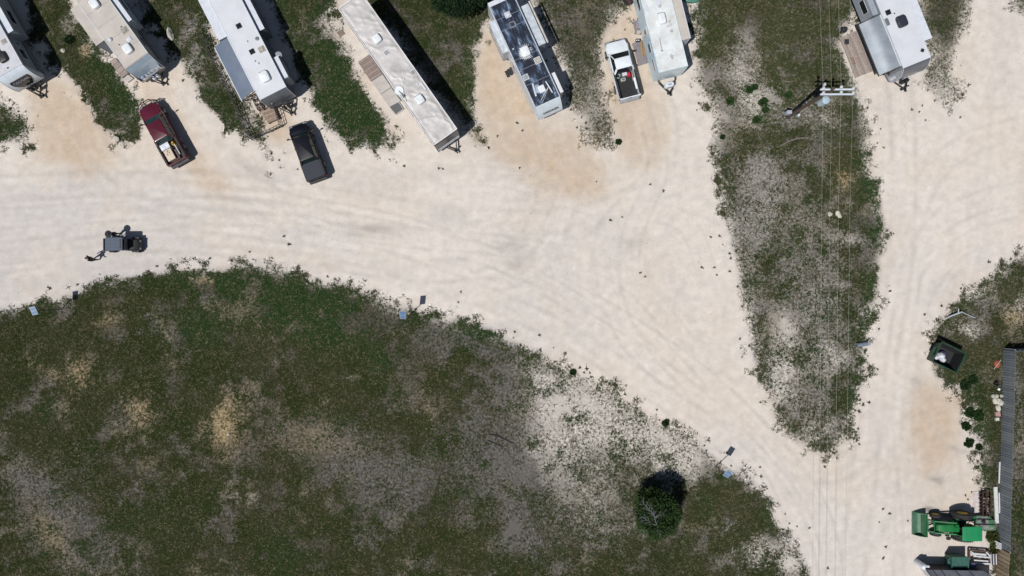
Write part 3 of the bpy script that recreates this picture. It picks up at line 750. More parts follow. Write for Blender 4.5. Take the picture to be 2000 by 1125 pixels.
def rv(name, label, L, R, u, zr, length, w=2.44, wall=WHITE, roofm=OFFW, cap=None, capm=None, back=None, stripes=(), group='recreational vehicles parked in a row', axles=True, z0=.62, edge=ALU, cat='travel trailer'):
    mx, my = (L[0]+R[0])/2, (L[1]+R[1])/2
    o = W(mx, my, zr); f = Vector((u[0], -u[1])).normalized()
    rz = math.atan2(f.y, f.x)-PI/2
    root = empty(name, (o.x, o.y, 0), rz)
    tag(root, label, cat, group)
    inv = (Matrix.Translation((o.x, o.y, 0)) @ Matrix.Rotation(rz, 4, 'Z')).inverted()
    F = lambda px, py, z: inv @ W(px, py, z)
    h = w/2
    MB().box(-h, h, -length, 0, z0, zr-.02).build('wall', wall, root)
    MB().box(-h+.03, h-.03, -length+.02, -.02, zr-.018, zr+.02).build('roof', roofm, root)
    e = MB()
    for s in (-1, 1): e.box(*sorted((s*(h-.028), s*(h+.022))), -length, .0, zr-.06, zr+.035)
    e.box(-h+.03, h-.03, -length-.02, -length+.018, zr-.06, zr+.035)
    e.build('roof_edge', edge, root)
    if cap:
        pr = [(0.003, z0)]+[(a, b) for a, b in cap]+[(0.003, zr+.015)]
        MB().prism(pr, -h+.004, h-.004).build('front_cap', capm or wall, root, True)
        for s in (-1, 1):
            sd = MB().bar((s*(h-.01), .02, zr-.02), (s*(h-.01), cap[-1][0], cap[-1][1]), .035, .03)
            for (a, b), (c, d) in zip(cap[:-1], cap[1:]): sd.bar((s*(h-.01), a, b), (s*(h-.01), c, d), .035, .03)
            sd.build('corner_trim', edge, root)
    for (s, ya, yb, za, zb, m) in stripes:
        xa, xb = sorted((s*(h+.001), s*(h+.006)))
        MB().box(xa, xb, ya, yb, za, zb).build('wall_stripe', m, root)
    # chassis
    c = MB()
    for x in (-.75, .75): c.box(x-.05, x+.05, -length+.2, .1, z0-.16, z0-.002)
    for y in np.arange(-length+.6, -.3, 1.6): c.box(-.7, .7, y-.04, y+.04, z0-.12, z0-.03)
    c.build('chassis', BSTEEL, root)
    if axles:
        for k in (-.42, .42):
            for s in (-1, 1): wheel(root, s*(h-.16), -length*.58+k, .34, .21)
        for y in (-length+.7, -.7):
            for s in (-1, 1):
                MB().bar((s*.85, y, z0-.1), (s*(.95), y+.25, .03), .05).add([], []).box(*sorted((s*.87, s*1.05)), y+.17, y+.33, 0, .03).build('stabilizer_jack', BSTEEL, root)
    return root, F, h

def slide(root, side, ya, yb, depth, h, z0, z1, wall, roofm, windows=(), xin=0):
    x0, x1 = h+.004-xin, h+depth
    xa, xb = sorted((side*x0, side*x1))
    o = MB().box(xa, xb, ya, yb, z0, z1-.02).build('slide_out', wall, root)
    MB().box(xa-(.015 if side < 0 else 0), xb+(.015 if side > 0 else 0), ya-.015, yb+.015, z1-.018, z1+.03).build('slide_roof', roofm, o)
    t = MB()
    for y in (ya, yb): 
        s_ = -1 if y == ya else 1
        xx = sorted((side*(h+.03), side*(x1-.03)))
        t.box(*xx, *sorted((y+s_*.001, y+s_*.015)), z0+.02, z0+.09)
    t.box(*sorted((side*(x1+.001), side*(x1+.015))), ya, yb, z0, z0+.07)
    t.build('slide_trim', BSTEEL, o)
    for (wa, wb, wz0, wz1) in windows: win(o, side, wa, wb, wz0, wz1, x1)
    return o

def awning(root, side, ya, yb, h, d, zin, zout, m, arms=True, roller=None):
    n = 9; b = MB(); top = []; 
    for k in range(n+1):
        t = k/n
        x = side*(h+.05+(d-.05)*t); z = zin+(zout-zin)*t + .16*math.sin(PI*t*.95)
        top.append((x, z))
    m_ = 12
    vs = []; fs = []
    for j in range(m_+1):
        y = ya+(yb-ya)*j/m_
        for (x, z) in top:
            dz = .006*math.sin(j*2.1+x*3)
            vs.append((x, y, z+dz))
    N = n+1
    nv0 = len(vs)
    vs += [(x, y, z-.012) for x, y, z in vs]
    for j in range(m_):
        for k in range(n):
            a = j*N+k
            fs.append((a, a+1, a+N+1, a+N)); fs.append((nv0+a, nv0+a+N, nv0+a+N+1, nv0+a+1))
    for j in range(m_):
        for k in (0, n):
            a = j*N+k; fs.append((a, a+N, nv0+a+N, nv0+a))
    for k in range(n):
        for j in (0, m_):
            a = j*N+k; fs.append((a, a+1, nv0+a+1, nv0+a))
    b.add(vs, fs)
    o = b.build('awning', m, root, True)
    MB().tube((side*(h+d+.04), ya-.06, zout-.03), (side*(h+d+.04), yb+.06, zout-.03), .055, n=12).build('roller_tube', roller or ALU, o, True)
    MB().box(*sorted((side*(h+.024), side*(h+.10))), ya, yb, zin-.02, zin+.06).build('awning_rail', ALU, o)
    if arms:
        for y in (ya-.03, yb+.03):
            a = MB().bar((side*(h+.04), y, 1.55), (side*(h+d), y, zout-.04), .045).bar((side*(h+.04), y, zin-.05), (side*(h+d), y, zout-.03), .04)
            a.bar((side*(h+.04), y, .95), (side*(h+.04), y, zin-.04), .05)
            a.build('awning_arm', BSTEEL, o)
    return o

def hitch(root, y0, y1, tanks='black', z=.5, spread=.75, dx=0):
    b = MB()
    for s in (-1, 1): b.bar((s*spread+dx, y0, z), (dx, y1, z), .09, .12)
    b.bar((dx, y1-.12, z), (dx, y1+.18, z), .13, .12)
    o = b.build('hitch_frame', BSTEEL, root)
    j = MB().tube((dx, y1-.2, .05), (dx, y1-.2, 1.0), .045, n=10).box(dx-.12, dx+.12, y1-.32, y1-.08, 0, .04).tube((dx, y1-.2, 1.0), (dx, y1-.2, 1.12), .07, n=10)
    j.build('tongue_jack', BSTEEL, root)
    tm = {'black': BLK, 'white': WHITE}.get(tanks)
    yb = y0+(y1-y0)*.42
    if tanks == 'cover':
        MB().rbox(dx, yb, z+.06, z+.62, .80, .44, .2, .08, .06, 6).build('propane_cover', WHITE, root, True)
        MB().rbox(dx, yb, z+.61, z+.66, .34, .12, .05, .02, .02).build('cover_lid', GREYW, root, True)
    elif tm:
        for s in (-1, 1):
            t = MB().lathe([(.10,0),(.155,.05),(.155,.38),(.11,.46),(.05,.48)], 14, Matrix.Translation((dx+s*.18, yb, z+.08))).build('propane_tank', tm, root, True)
            MB().lathe([(.09,0),(.09,.10),(.075,.10),(.075,.01)], 10, Matrix.Translation((dx+s*.18, yb, z+.55))).build('collar', tm, t, True)
        MB().rbox(dx, yb-.36, z+.05, z+.30, .5, .2, .03, .02, .01).build('battery_box', BLK, root, True)
    return o

def door(root, side, y, h, wall=WHITE, z0=.75, hh=1.85, ww=.68):
    xa, xb = sorted((side*(h+.001), side*(h+.03)))
    o = MB().box(xa, xb, y-ww/2, y+ww/2, z0, z0+hh).build('door', wall, root)
    xa, xb = sorted((side*(h+.031), side*(h+.038)))
    MB().box(xa, xb, y-ww*.3, y+ww*.3, z0+1.05, z0+1.6).build('door_window', GLASS, o)
    MB().box(*sorted((side*(h+.031), side*(h+.06))), y+ww*.33, y+ww*.43, z0+.85, z0+1.0).build('handle', BLK, o)
    return o
def plane_M(p, xdir, n):
    """frame with x along xdir, z along n"""
    x = Vector(xdir).normalized(); z = Vector(n).normalized(); y = z.cross(x).normalized(); x = y.cross(z)
    M = Matrix((x, y, z)).transposed().to_4x4(); M.translation = Vector(p); return M
def clip_cap(cap, q):
    """point and outward normal at fraction q of the cap profile (front, z), given bottom to top"""
    P = [(0, 0)]; P = [Vector(p) for p in cap]
    ls = [(b-a).length for a, b in zip(P[:-1], P[1:])]; t = q*sum(ls)
    for (a, b), l in zip(zip(P[:-1], P[1:]), ls):
        if t <= l: 
            p = a+(b-a)*(t/l); d = (b-a).normalized(); return p, Vector((d.y, -d.x))
        t -= l
    return P[-1], Vector((1, 0))

# ================================================================== A: trailer at the left edge
CAPA = [(.20,.62),(.52,.85),(.60,1.3),(.58,1.9),(.48,2.4),(.34,2.8),(.15,3.08)]
A, FA, hA = rv('travel_trailer', 'pale grey trailer at the left photo edge with black nose window and black roof unit', (-6,154), (43.6,125.4), (.49,.872), 3.2, 8.6,
               wall=GREYW, roofm=mat('light_grey_roof', (.50,.50,.54), .7, var=.05), cap=CAPA, capm=mat('white_blue_cap', (.62,.68,.74), .3, var=.04, coat=.5),
               stripes=[(-1,-8.5,-.1,1.05,1.25,BLK),(-1,-8.5,-.1,.64,.86,DGREYW),(-1,-8.5,-.1,2.72,2.86,DGREYW)])
p, n = clip_cap(CAPA, .52)
nw = MB(); ys = []
prof = []
for q in (.30,.42,.55,.68,.76):
    pp, nn = clip_cap(CAPA, q); prof.append((pp, nn, q))
wd = {.30:.42,.42:.70,.55:.86,.68:.90,.76:.84}
vs = [];
for pp, nn, q in prof:
    for s in (-1, 1):
        for o_ in (.004, .016): vs.append((s*wd[q], pp.x+nn.x*o_, pp.y+nn.y*o_))
fs = []
for k in range(4):
    a = 4*k
    fs += [(a+1,a+3,a+7,a+5),(a,a+4,a+6,a+2),(a,a+1,a+5,a+4),(a+2,a+6,a+7,a+3)]
fs += [(0,2,3,1),(16,17,19,18)]
nwo = nw.add(vs, fs).build('nose_window', GLASS, A)
pp, nn = clip_cap(CAPA, .64)
text('lettering', 'COUGAR', .34, mat('faded_lettering', (.30,.32,.42), .4), A, plane_M((0, pp.x+nn.x*.05, pp.y+nn.y*.05), (-1,0,0), (0, nn.x, nn.y)))
slide(A, -1, -7.9, -3.0, .62, hA, .95, 2.95, GREYW, WHITE, [(-5.4,-4.0,1.7,2.4)])
win(A, -1, -1.9, -.9, 1.75, 2.45, hA)
win(A, -1, -7.0+4.4, -2.2, 1.9, 2.35, hA)
door(A, 1, -2.2, hA)
q = FA(7,113,3.2); ac_unit(A, q.x, q.y, 3.22, .70, .95, BLK)
q = FA(2,104,3.2); roof_vent(A, q.x+.1, q.y-.2, 3.22, .38, BLK, BLK)
q = FA(8,82,3.2); roof_vent(A, q.x, q.y, 3.22, .42, BEIGE, SEAL, 'vent_grille')
q = FA(16,133,3.2); MB().rbox(q.x, q.y, 3.22, 3.30, .12, .09, .02, .02, .01).build('cable_entry', BLK, A)
hitch(A, .3, 1.55, 'black', dx=0)

# ================================================================== B: tan roofed trailer, silver blue nose
CAPB = [(.40,.64),(.54,.9),(.62,1.2),(.61,1.6),(.53,2.0),(.42,2.35),(.31,2.65),(.18,2.92),(.05,3.12)]
MBCAP = mat('silver_blue_cap', (.42,.52,.62), .22, metal=.35, var=.04, coat=.7)
B, FB, hB = rv('travel_trailer', 'tan roofed trailer with a shiny silver blue nose, above the red pickup', (247,136), (288,104), (.583,.812), 3.2, 9.0, w=2.3,
               wall=mat('cream_wall', (.50,.46,.40), .5, var=.05), roofm=TANR, cap=CAPB, capm=MBCAP, stripes=[(-1,-8.9,-.1,1.1,1.5,BLK),(-1,-8.9,-.1,.64,.9,DGREYW),(1,-8.9,-.1,1.1,1.4,DGREYW)])
pp, nn = clip_cap(CAPB, .40)
text('lettering', 'SALEM', .66, mat('chrome_lettering', (.75,.75,.80), .3, var=.03), B, plane_M((-.05, pp.x+nn.x*.045, pp.y+nn.y*.045), (-1,0,0), (0, nn.x, nn.y)), .012)
pp, nn = clip_cap(CAPB, .14)
MB().obox((-.05, pp.x+.02, pp.y), 2.0, .03, .5, 0, 0, 0).build('nose_guard', mat('bronze_panel', (.22,.19,.16), .45), B)
for s in (-1, 1):
    b = MB(); 
    for k in range(4):
        pa, na = clip_cap(CAPB, .30+k*.10); pb, nb = clip_cap(CAPB, .40+k*.10)
        wv = .22-.05*k
        b.add([(s*(1.14-wv), pa.x+.012, pa.y), (s*1.14, pa.x+.012, pa.y), (s*1.14, pb.x+.012, pb.y), (s*(1.14-wv+.05), pb.x+.012, pb.y),
               (s*(1.14-wv), pa.x+.004, pa.y), (s*1.14, pa.x+.004, pa.y), (s*1.14, pb.x+.004, pb.y), (s*(1.14-wv+.05), pb.x+.004, pb.y)], [(0,1,2,3),(4,7,6,5),(0,4,5,1),(1,5,6,2),(2,6,7,3),(3,7,4,0)])
    b.build('swoosh_decal', mat('navy_decal', (.03,.04,.09), .3), B)
slide(B, 1, -6.8, -3.1, .86, hB, .95, 3.1, GREYW, TANR, [(-5.8,-4.2,1.7,2.4)])
slide(B, -1, -7.6, -3.25, .48, hB, .95, 2.95, WHITE, WHITE, [(-6,-4.6,1.8,2.4)])
win(B, -1, -2.2, -1.2, 1.8, 2.4, hB)
door(B, 1, -1.5, hB)
for py in (-1.35, -2.75, -4.1, -5.5, -6.9): MB().box(-hB+.04, hB-.04, py-.012, py+.012, 3.221, 3.226).build('roof_seam', SEAL, B)
MB().box(-hB+.04, hB-.04, -.10, -.06, 3.221, 3.23).build('roof_seam', SEAL, B)
for (px, py) in ((250,96),(185,8)): q = FB(px, py, 3.3); ac_unit(B, q.x, q.y, 3.22, .72, .92)
q = FB(214.6,77,3.3); dome(B, q.x, q.y, 3.22, .20)
q = FB(243,59.6,3.2); roof_vent(B, q.x, q.y, 3.22, .52, BEIGE, SEAL, 'vent_grille')
q = FB(252.5,77,3.25); roof_vent(B, q.x, q.y, 3.22, .40)
for (px, py) in ((233,88),(237,53)): q = FB(px, py, 3.2); plumbing(B, q.x, q.y, 3.22, .05, SEAL)
hitch(B, .3, 1.35, 'white')

# ================================================================== C: long white roofed trailer
CAPC = [(.02,.64),(.30,1.3),(.34,1.8),(.22,2.5),(.02,3.2)]
CAPC = [(.06,.64),(.08,1.2),(.10,1.9),(.08,2.5),(.04,3.1)]
C, FC, hC = rv('travel_trailer', 'long white roofed trailer with a blue grey awning rolled out and a flat dark nose', (508,195), (559,171), (.455,.89), 3.3, 11.2,
               wall=DGREYW, roofm=mat('white_membrane', (.56,.575,.61), .6, var=.03, scale=1.0), cap=CAPC, capm=mat('slate_front', (.15,.17,.20), .4, var=.06), stripes=[(-1,-11,-.1,1.2,1.32,GREYW),(1,-11,-.1,1.2,1.4,GREYW)], edge=WHITE)
MB().box(-1.0, 1.0, .105, .14, 1.55, 1.62).build('nose_trim', BLK, C)
for x in (-.45, .15): MB().box(x, x+.5, .105, .115, 1.9, 2.3).build('nose_panel', DGREYW, C)
q = FC(530.5,196,1.3); MB().lathe([(.06,0),(.06,.03),(.03,.04)], 10, Matrix.Translation((.75,.11,1.8))@Matrix.Rotation(-PI/2,4,'X')).build('marker_light', WHITE, C, True)
slide(C, 1, -10.9, -6.05, .80, hC, .95, 3.22, DGREYW, WHITE, [(-9.6,-8.2,1.7,2.4)])
slide(C, -1, -9.9, -5.32, .56, hC, .95, 3.0, DGREYW, WHITE, [(-8.6,-7.2,1.7,2.4)])
slide(C, -1, -2.76, -.82, .50, hC, .95, 3.0, GREYW, WHITE, [(-1.45,-.95,1.9,2.3)])
awning(C, 1, -6.0, -1.0, hC, 1.52, 3.12, 2.50, mat('blue_grey_awning', (.115,.145,.20), .55, var=.08, scale=.8))
for (px, py) in ((466.6,51),(492.4,101)): q = FC(px, py, 3.32); roof_vent(C, q.x, q.y, 3.32, .42, BLK, GLASS, 'skylight')
q = FC(502.4,75.6,3.32); MB().lathe([(.17,0),(.17,.03),(.12,.05),(.02,.06)], 14, Matrix.Translation((q.x,q.y,3.32))).build('speaker_vent', DGREYW, C, True)
for (px, py) in ((482.6,81.6),(497.6,120),(504.4,124.4)): q = FC(px, py, 3.32); plumbing(C, q.x, q.y, 3.32, .08)
q = FC(511,96.6,3.32)
vg = roof_vent(C, q.x, q.y, 3.32, .52, BEIGE, SEAL, 'vent_grille')
for k in range(4): MB().box(q.x-.17, q.x+.17, q.y-.16+k*.1, q.y-.12+k*.1, 3.41, 3.44).build('louver', BEIGE, vg)
q = FC(517,150,3.45); ac_unit(C, q.x, q.y, 3.32, .80, 1.0)
q = FC(545,105,2.2); MB().lathe([(.30,0),(.31,.04),(.15,.09),(.02,.1)], 18, Matrix.Translation((-1.75,-2.95+.0,2.62))).build('satellite_dish', GREYW, C, True)
MB().bar((-1.75,-2.95,.0),(-1.75,-2.95,2.62),.05).build('dish_pole', STEEL, C)
door(C, 1, -.75, hC, DGREYW)
hitch(C, .12, 1.15, 'black', dx=-.1)

# ================================================================== D: long park trailer with a wrinkled membrane roof
D, FD, hD = rv('park_trailer', 'very long flat roofed trailer under a wrinkled silvery membrane, dark at its front end', (849,284), (892,252), (.575,.818), 3.4, 13.8, w=2.3,
               wall=mat('brown_grey_siding', (.20,.17,.15), .6), roofm=ALU, axles=False, edge=WHITE, cat='park trailer')
nx, ny = 46, 200
xs = np.linspace(-hD+.035, hD-.035, nx); ys_ = np.linspace(-13.76, -.03, ny)
XX, YY = np.meshgrid(xs, ys_)
rd = 1-np.abs(2*fbm(XX*1.0+YY*.45, YY*.8, 1.3, 701, 3)-1)
wr = .065*np.clip(rd, 0, 1)**4*1.7 + .05*fbm(XX, YY, .9, 711, 3) + .012*fbm(XX, YY, .18, 721, 2)
ed = np.clip((hD-.035-np.abs(XX))/.25, 0, 1)*np.clip((YY+13.76)/.3, 0, 1)*np.clip((-.03-YY)/.3, 0, 1)
ZZ = 3.43 + wr*(.15+.85*ed)
mb = MB(); mb.add(list(zip(XX.ravel(), YY.ravel(), ZZ.ravel())), [(j*nx+i, j*nx+i+1, (j+1)*nx+i+1, (j+1)*nx+i) for j in range(ny-1) for i in range(nx-1)])
mb.build('roof_membrane', mat('silver_membrane', (.50,.48,.465), .5, var=.08, scale=.9, col2=(.38,.365,.355)), D, True)
t = MB()
for s in (-1, 1): t.box(*sorted((s*(hD-.03), s*(hD+.035))), -13.8, 0, 3.40, 3.53)
t.box(-hD+.03, hD-.03, -13.84, -13.78, 3.40, 3.53).box(-hD+.03, hD-.03, -.03, .02, 3.40, 3.50)
t.build('parapet_trim', mat('white_trim', (.70,.68,.68), .45, var=.04), D)
MB().box(-hD, hD, .003, .10, .7, 3.38).build('front_panel', mat('navy_front', (.025,.03,.045), .35), D)
f = MB(); 
for a, b in (((-hD+.1,1.6),(hD-.1,1.6)),((-hD+.1,1.2),(hD-.1,1.2)),((-hD+.1,1.2),(-hD+.1,1.6)),((hD-.1,1.2),(hD-.1,1.6))): f.bar((a[0],.13,a[1]),(b[0],.13,b[1]),.035)
f.build('front_trim', WHITE, D)
for (px, py) in ((736,76),(820,194.7)): q = FD(px, py, 3.6); ac_unit(D, q.x, q.y, 3.47, .72, .82, SHROUD, .32)
for (px, py) in ((754.7,103),(805.9,142)): q = FD(px, py, 3.5); roof_vent(D, q.x, q.y, 3.47, .46, WHITE, SEAL)
for (px, py) in ((788.5,155.5),(815,164)): q = FD(px, py, 3.5); plumbing(D, q.x, q.y, 3.46, .09)
q = FD(779,177.5,3.6); MB().lathe([(.36,.10),(.37,.13),(.2,.06),(.03,.04)], 20, Matrix.Translation((q.x,q.y,3.5))).build('satellite_dish', SHROUD, D, True)
q2 = FD(788,188,3.6); MB().bar((q.x,q.y,3.6),(q2.x,q2.y,3.72),.05).rbox(q2.x,q2.y,3.5,3.8,.16,.22,.04,.03,.02).build('dish_arm', DGREYW, D)
q2 = FD(793,198,3.6); q1 = FD(783,170,3.6)
MB().path([(q1.x-.1,q1.y,3.56),(q.x-.5,q.y-.2,3.58),(q2.x,q2.y,3.58)], .03).build('cable', WHITE, D)
q = FD(826.7,168,3.5); MB().rbox(q.x, q.y, 3.44, 3.58, .14, .78, .06, .04, .03).build('awning_bracket', WHITE, D, True)
for k in range(14):
    y = -1.0-k*.9
    MB().box(hD+.001, hD+.03, y, y+.05, .7, 3.36).build('siding_batten', GREYW, D)
for y in (-3.2, -7.4, -10.5): win(D, 1, y, y+.9, 1.7, 2.5, hD)
door(D, 1, -5.6, hD)
s = MB(); s.box(-hD+.02, hD-.02, -13.7, -.1, .05, .618); s.build('skirting', DGREYW, D)
hitch(D, .1, .9, None, z=.45, spread=.5, dx=-.2)

# ================================================================== E: fifth wheel with a dark worn roof
CAPE = [(.10,.9),(.12,1.5),(.74,1.68),(.78,1.85),(.72,2.15),(.58,2.5),(.41,2.85),(.22,3.15),(.06,3.36)]
def worn_roof():
    m = bpy.data.materials.new('worn_navy_roof'); m.use_nodes = True; nt = m.node_tree; b = nt.nodes['Principled BSDF']
    tc = nt.nodes.new('ShaderNodeTexCoord'); mp = nt.nodes.new('ShaderNodeMapping'); mp.inputs['Scale'].default_value = (1.6, .5, 1)
    n1 = nt.nodes.new('ShaderNodeTexNoise'); n1.inputs['Scale'].default_value = 1.5; n1.inputs['Detail'].default_value = 8; n1.inputs['Roughness'].default_value = .68
    r = nt.nodes.new('ShaderNodeValToRGB')
    e = r.color_ramp.elements; e[0].position = .36; e[0].color = (.007,.008,.013,1); e[1].position = .70; e[1].color = (.42,.50,.58,1)
    k = e.new(.50); k.color = (.013,.018,.034,1); k = e.new(.58); k.color = (.07,.11,.18,1)
    nt.links.new(tc.outputs['Object'], mp.inputs[0]); nt.links.new(mp.outputs[0], n1.inputs['Vector']); nt.links.new(n1.outputs[0], r.inputs[0]); nt.links.new(r.outputs[0], b.inputs['Base Color'])
    b.inputs['Roughness'].default_value = .45
    return m
WR = worn_roof()
WCAP = mat('pale_blue_cap', (.56,.63,.68), .35, var=.05, coat=.3)
E, FE, hE = rv('fifth_wheel_trailer', 'fifth wheel trailer with a dark navy weathered roof and a white nose', (1045.5,210), (1093,188), (.415,.91), 3.4, 9.15, w=2.26,
               wall=mat('aged_white_wall', (.52,.55,.58), .5, var=.06), roofm=WR, cap=CAPE, capm=WCAP, z0=.75, cat='fifth wheel')
pp, nn = clip_cap(CAPE, .68)
text('lettering', 'DESIGNER', .31, mat('teal_lettering', (.02,.045,.055), .5), E, plane_M((-.1, pp.x+nn.x*.04, pp.y+nn.y*.04), (-1,0,0), (0, nn.x, nn.y)))
MB().box(-.35, .45, .15, .65, .85, 1.2).build('hitch_box', BSTEEL, E)
MB().bar((.1,.4,.85),(.1,.4,0.02),.14).build('landing_leg', BSTEEL, E)
MB().bar((-.6,.0,.85),(-.6,.0,0.02),.10).build('landing_leg', BSTEEL, E)
MB().box(-hE-.005, hE+.005, -9.55, -9.155, .75, 3.36).build('rear_cap', WHITE, E)
slide(E, 1, -8.2, -5.35, .50, hE, .95, 2.9, mat('aged_slide', (.44,.48,.52), .5, var=.08), mat('aged_slide_roof', (.46,.50,.54), .6, var=.12), [(-7.4,-6.2,1.7,2.4)])
sl = slide(E, -1, -8.25, -4.65, .85, hE, .95, 3.0, GREYW, mat('aged_slide_roof', (.46,.50,.54)), [(-7.4,-6,1.7,2.4)])
MB().tube((-2.17,-8.4,2.97),(-2.17,-4.6,2.97),.085,n=10).build('roller_tube', mat('beige_roller', (.48,.45,.40), .6), sl, True)
slide(E, -1, -2.1, -.32, .50, hE, .95, 3.0, GREYW, OFFW, [(-1.5,-.8,1.8,2.3)])
for (px, py) in ((998,44),(1016,80),(1033,120)):
    pass
for y in (-7.9, -6.9, -4.25, -3.3, -1.95): MB().box(-hE+.04, hE-.04, y-.02, y+.02, 3.421, 3.428).build('roof_seam', mat('seam_tape', (.16,.20,.28), .6), E)
for s in (-1,1): MB().box(*sorted((s*(hE-.035), s*(hE-.07))), -9.1, -.05, 3.421, 3.427).build('roof_border', mat('chalky_border', (.24,.30,.38), .6, var=.3, scale=4), E)
q = FE(1026,101,3.55); ac_unit(E, q.x, q.y, 3.42, .76, .95)
sp = MB(); 
for k in range(26):
    a = k/26*2*PI; r_ = .55+.22*random.random(); a2 = a+.17; r2 = .42
    sp.add([(q.x+.38*math.cos(a-.1), q.y+.45*math.sin(a-.1), 3.4235),(q.x+.38*math.cos(a2), q.y+.45*math.sin(a2), 3.4235),(q.x+r_*math.cos(a), q.y+r_*1.05*math.sin(a), 3.4235)], [(0,1,2)])
sp.build('sealant_patch', OFFW, E)
q = FE(1050,118,3.45); roof_vent(E, q.x, q.y, 3.42, .55, OFFW, BEIGE, 'vent_grille')
q = FE(1027,151,3.45); roof_vent(E, q.x, q.y, 3.42, .48, OFFW, GREYW)
q = FE(991.5,29,3.45); roof_vent(E, q.x, q.y, 3.42, .50, WHITE)
q = FE(1001,48,3.42)
b = MB(); 
for s in (-1,1): b.box(q.x-.24, q.x+.24, q.y+s*.22-.02, q.y+s*.22+.02, 3.422, 3.445).box(q.x+s*.22-.02, q.x+s*.22+.02, q.y-.2, q.y+.2, 3.422, 3.445)
b.build('hatch_frame', SEAL, E)
q = FE(1058,174,3.5); MB().rbox(q.x, q.y, 3.42, 3.66, .55, .60, .08, .05, .05).build('air_conditioner', SHROUD, E, True)
MB().rbox(q.x+.35, q.y-.2, 3.421, 3.428, .6, .7, .2, .003, .0).build('sealant_patch', mat('chalk_patch', (.30,.38,.46), .6, var=.3), E)
a1, a2 = FE(1065.5,159,3.7), FE(1079,181,3.7); a3, a4 = FE(1070,171,3.75), FE(1056.7,195.5,3.5)
MB().bar((a1.x,a1.y,3.74),(a2.x,a2.y,3.74),.10,.05).build('antenna_head', WHITE, E)
MB().bar((a3.x,a3.y,3.72),(a4.x,a4.y,3.47),.035).bar((a3.x-.06,a3.y,3.70),(a4.x,a4.y+.25,3.47),.02).build('antenna_arm', ALU, E)
b1, b2 = FE(1040,163,3.5), FE(1047,188,3.5)
MB().bar((b1.x,b1.y,3.48),(b2.x,b2.y,3.48),.13,.08).build('roof_rail', WHITE, E)
q = FE(1002.5,96,3.45); plumbing(E, q.x, q.y, 3.42, .07)
door(E, 1, -4.4, hE)
q = FE(997,134.4,.5)
for k in range(3): MB().box(hE+.05+k*.22, hE+.25+k*.22, -4.7, -4.1, .62-k*.22, .66-k*.22).build('entry_step', BSTEEL, E)

# ================================================================== F: bluish white trailer with rounded roof edges
F_, FF, hF = rv('travel_trailer', 'bluish white trailer with a stained cream roof, beside the white pickup', (1288,143), (1343,128), (.24,.971), 3.2, 8.8,
               wall=mat('pale_blue_wall', (.46,.60,.68), .35, var=.08, coat=.2), roofm=mat('stained_cream_roof', (.63,.66,.67), .6, var=.05, scale=1.3, col2=(.52,.52,.50)), 
               cap=[(.02,.64),(.04,1.5),(.05,2.6),(.03,2.95),(0.01,3.12)], capm=mat('pale_blue_front', (.50,.62,.68), .35, var=.05, coat=.2), edge=mat('pale_edge', (.60,.68,.72), .35, coat=.3))
for s in (-1, 1):
    pr = [(s*(hF-.02), 3.215)]; 
    for k in range(6):
        a = k/5*PI/2; pr.append((s*(hF-.02+.06*math.sin(a)), 3.155+.06*math.cos(a)))
    pr.append((s*(hF-.02), 3.0)); MB().prism(pr, -8.8, 0, 'y').build('rounded_corner', mat('pale_edge', (.6,.68,.72)), F_, True)
slide(F_, -1, -6.6, -2.22, .80, hF, .95, 3.1, WHITE, TANR, [(-5,-3.8,1.8,2.4)])
sr = MB().box(-hF-.83, -hF-.79, -6.6, -2.2, 3.131, 3.16).build('awning_rail', WHITE, F_)
q = FF(1293,36,3.4); ac_unit(F_, q.x, q.y, 3.22, .66, .98)
for (px, py, sx_, sy_) in ((1263,17,.3,.6),(1285,5,.4,.5)): q = FF(px, py, 3.2); MB().rbox(q.x, q.y, 3.221, 3.25, sx_, sy_, .08, .02, .02).build('roof_patch', WHITE, F_, True)
a1, a2 = FF(1288,74,3.3), FF(1293,99,3.3)
MB().bar((a1.x,a1.y,3.30),(a2.x,a2.y,3.28),.04).rbox(a2.x,a2.y,3.22,3.34,.12,.12,.03,.02,.02).build('antenna_arm', GREYW, F_)
a1, a2, a3 = FF(1298,24,3.25), FF(1301,34,3.25), FF(1302,44,3.25)
MB().path([(a1.x,a1.y,3.24),(a2.x,a2.y,3.24),(a3.x,a3.y,3.24)], .022).build('cable', BLK, F_)
for (px, py, r_) in ((1307,42,.14),(1310,48,.12),(1305,51,.10),(1312,60,.16),(1312,111,.2),(1288,10,.2)):
    q = FF(px, py, 3.2); b = MB(); n_ = 9
    pts = [(q.x+r_*(.5+.8*random.random())*math.cos(2*PI*k/n_), q.y+r_*(.6+.9*random.random())*math.sin(2*PI*k/n_)) for k in range(n_)]
    b.prism(pts, 3.2215, 3.224, 'z').build('roof_stain', mat('grime', (.44,.44,.44), .8, var=.2, scale=8), F_)
win(F_, 1, -2.9, -2.1, 1.7, 2.5, hF); win(F_, 1, -7.0, -5.8, 1.7, 2.5, hF); win(F_, 1, -1.5, -.5, 1.9, 2.4, hF)
door(F_, 1, -3.9, hF)
MB().box(-.9, .9, .055, .062, 1.9, 2.5).build('nose_panel', mat('pale_edge', (.6,.68,.72)), F_)
hitch(F_, .15, 1.35, 'cover', dx=0)

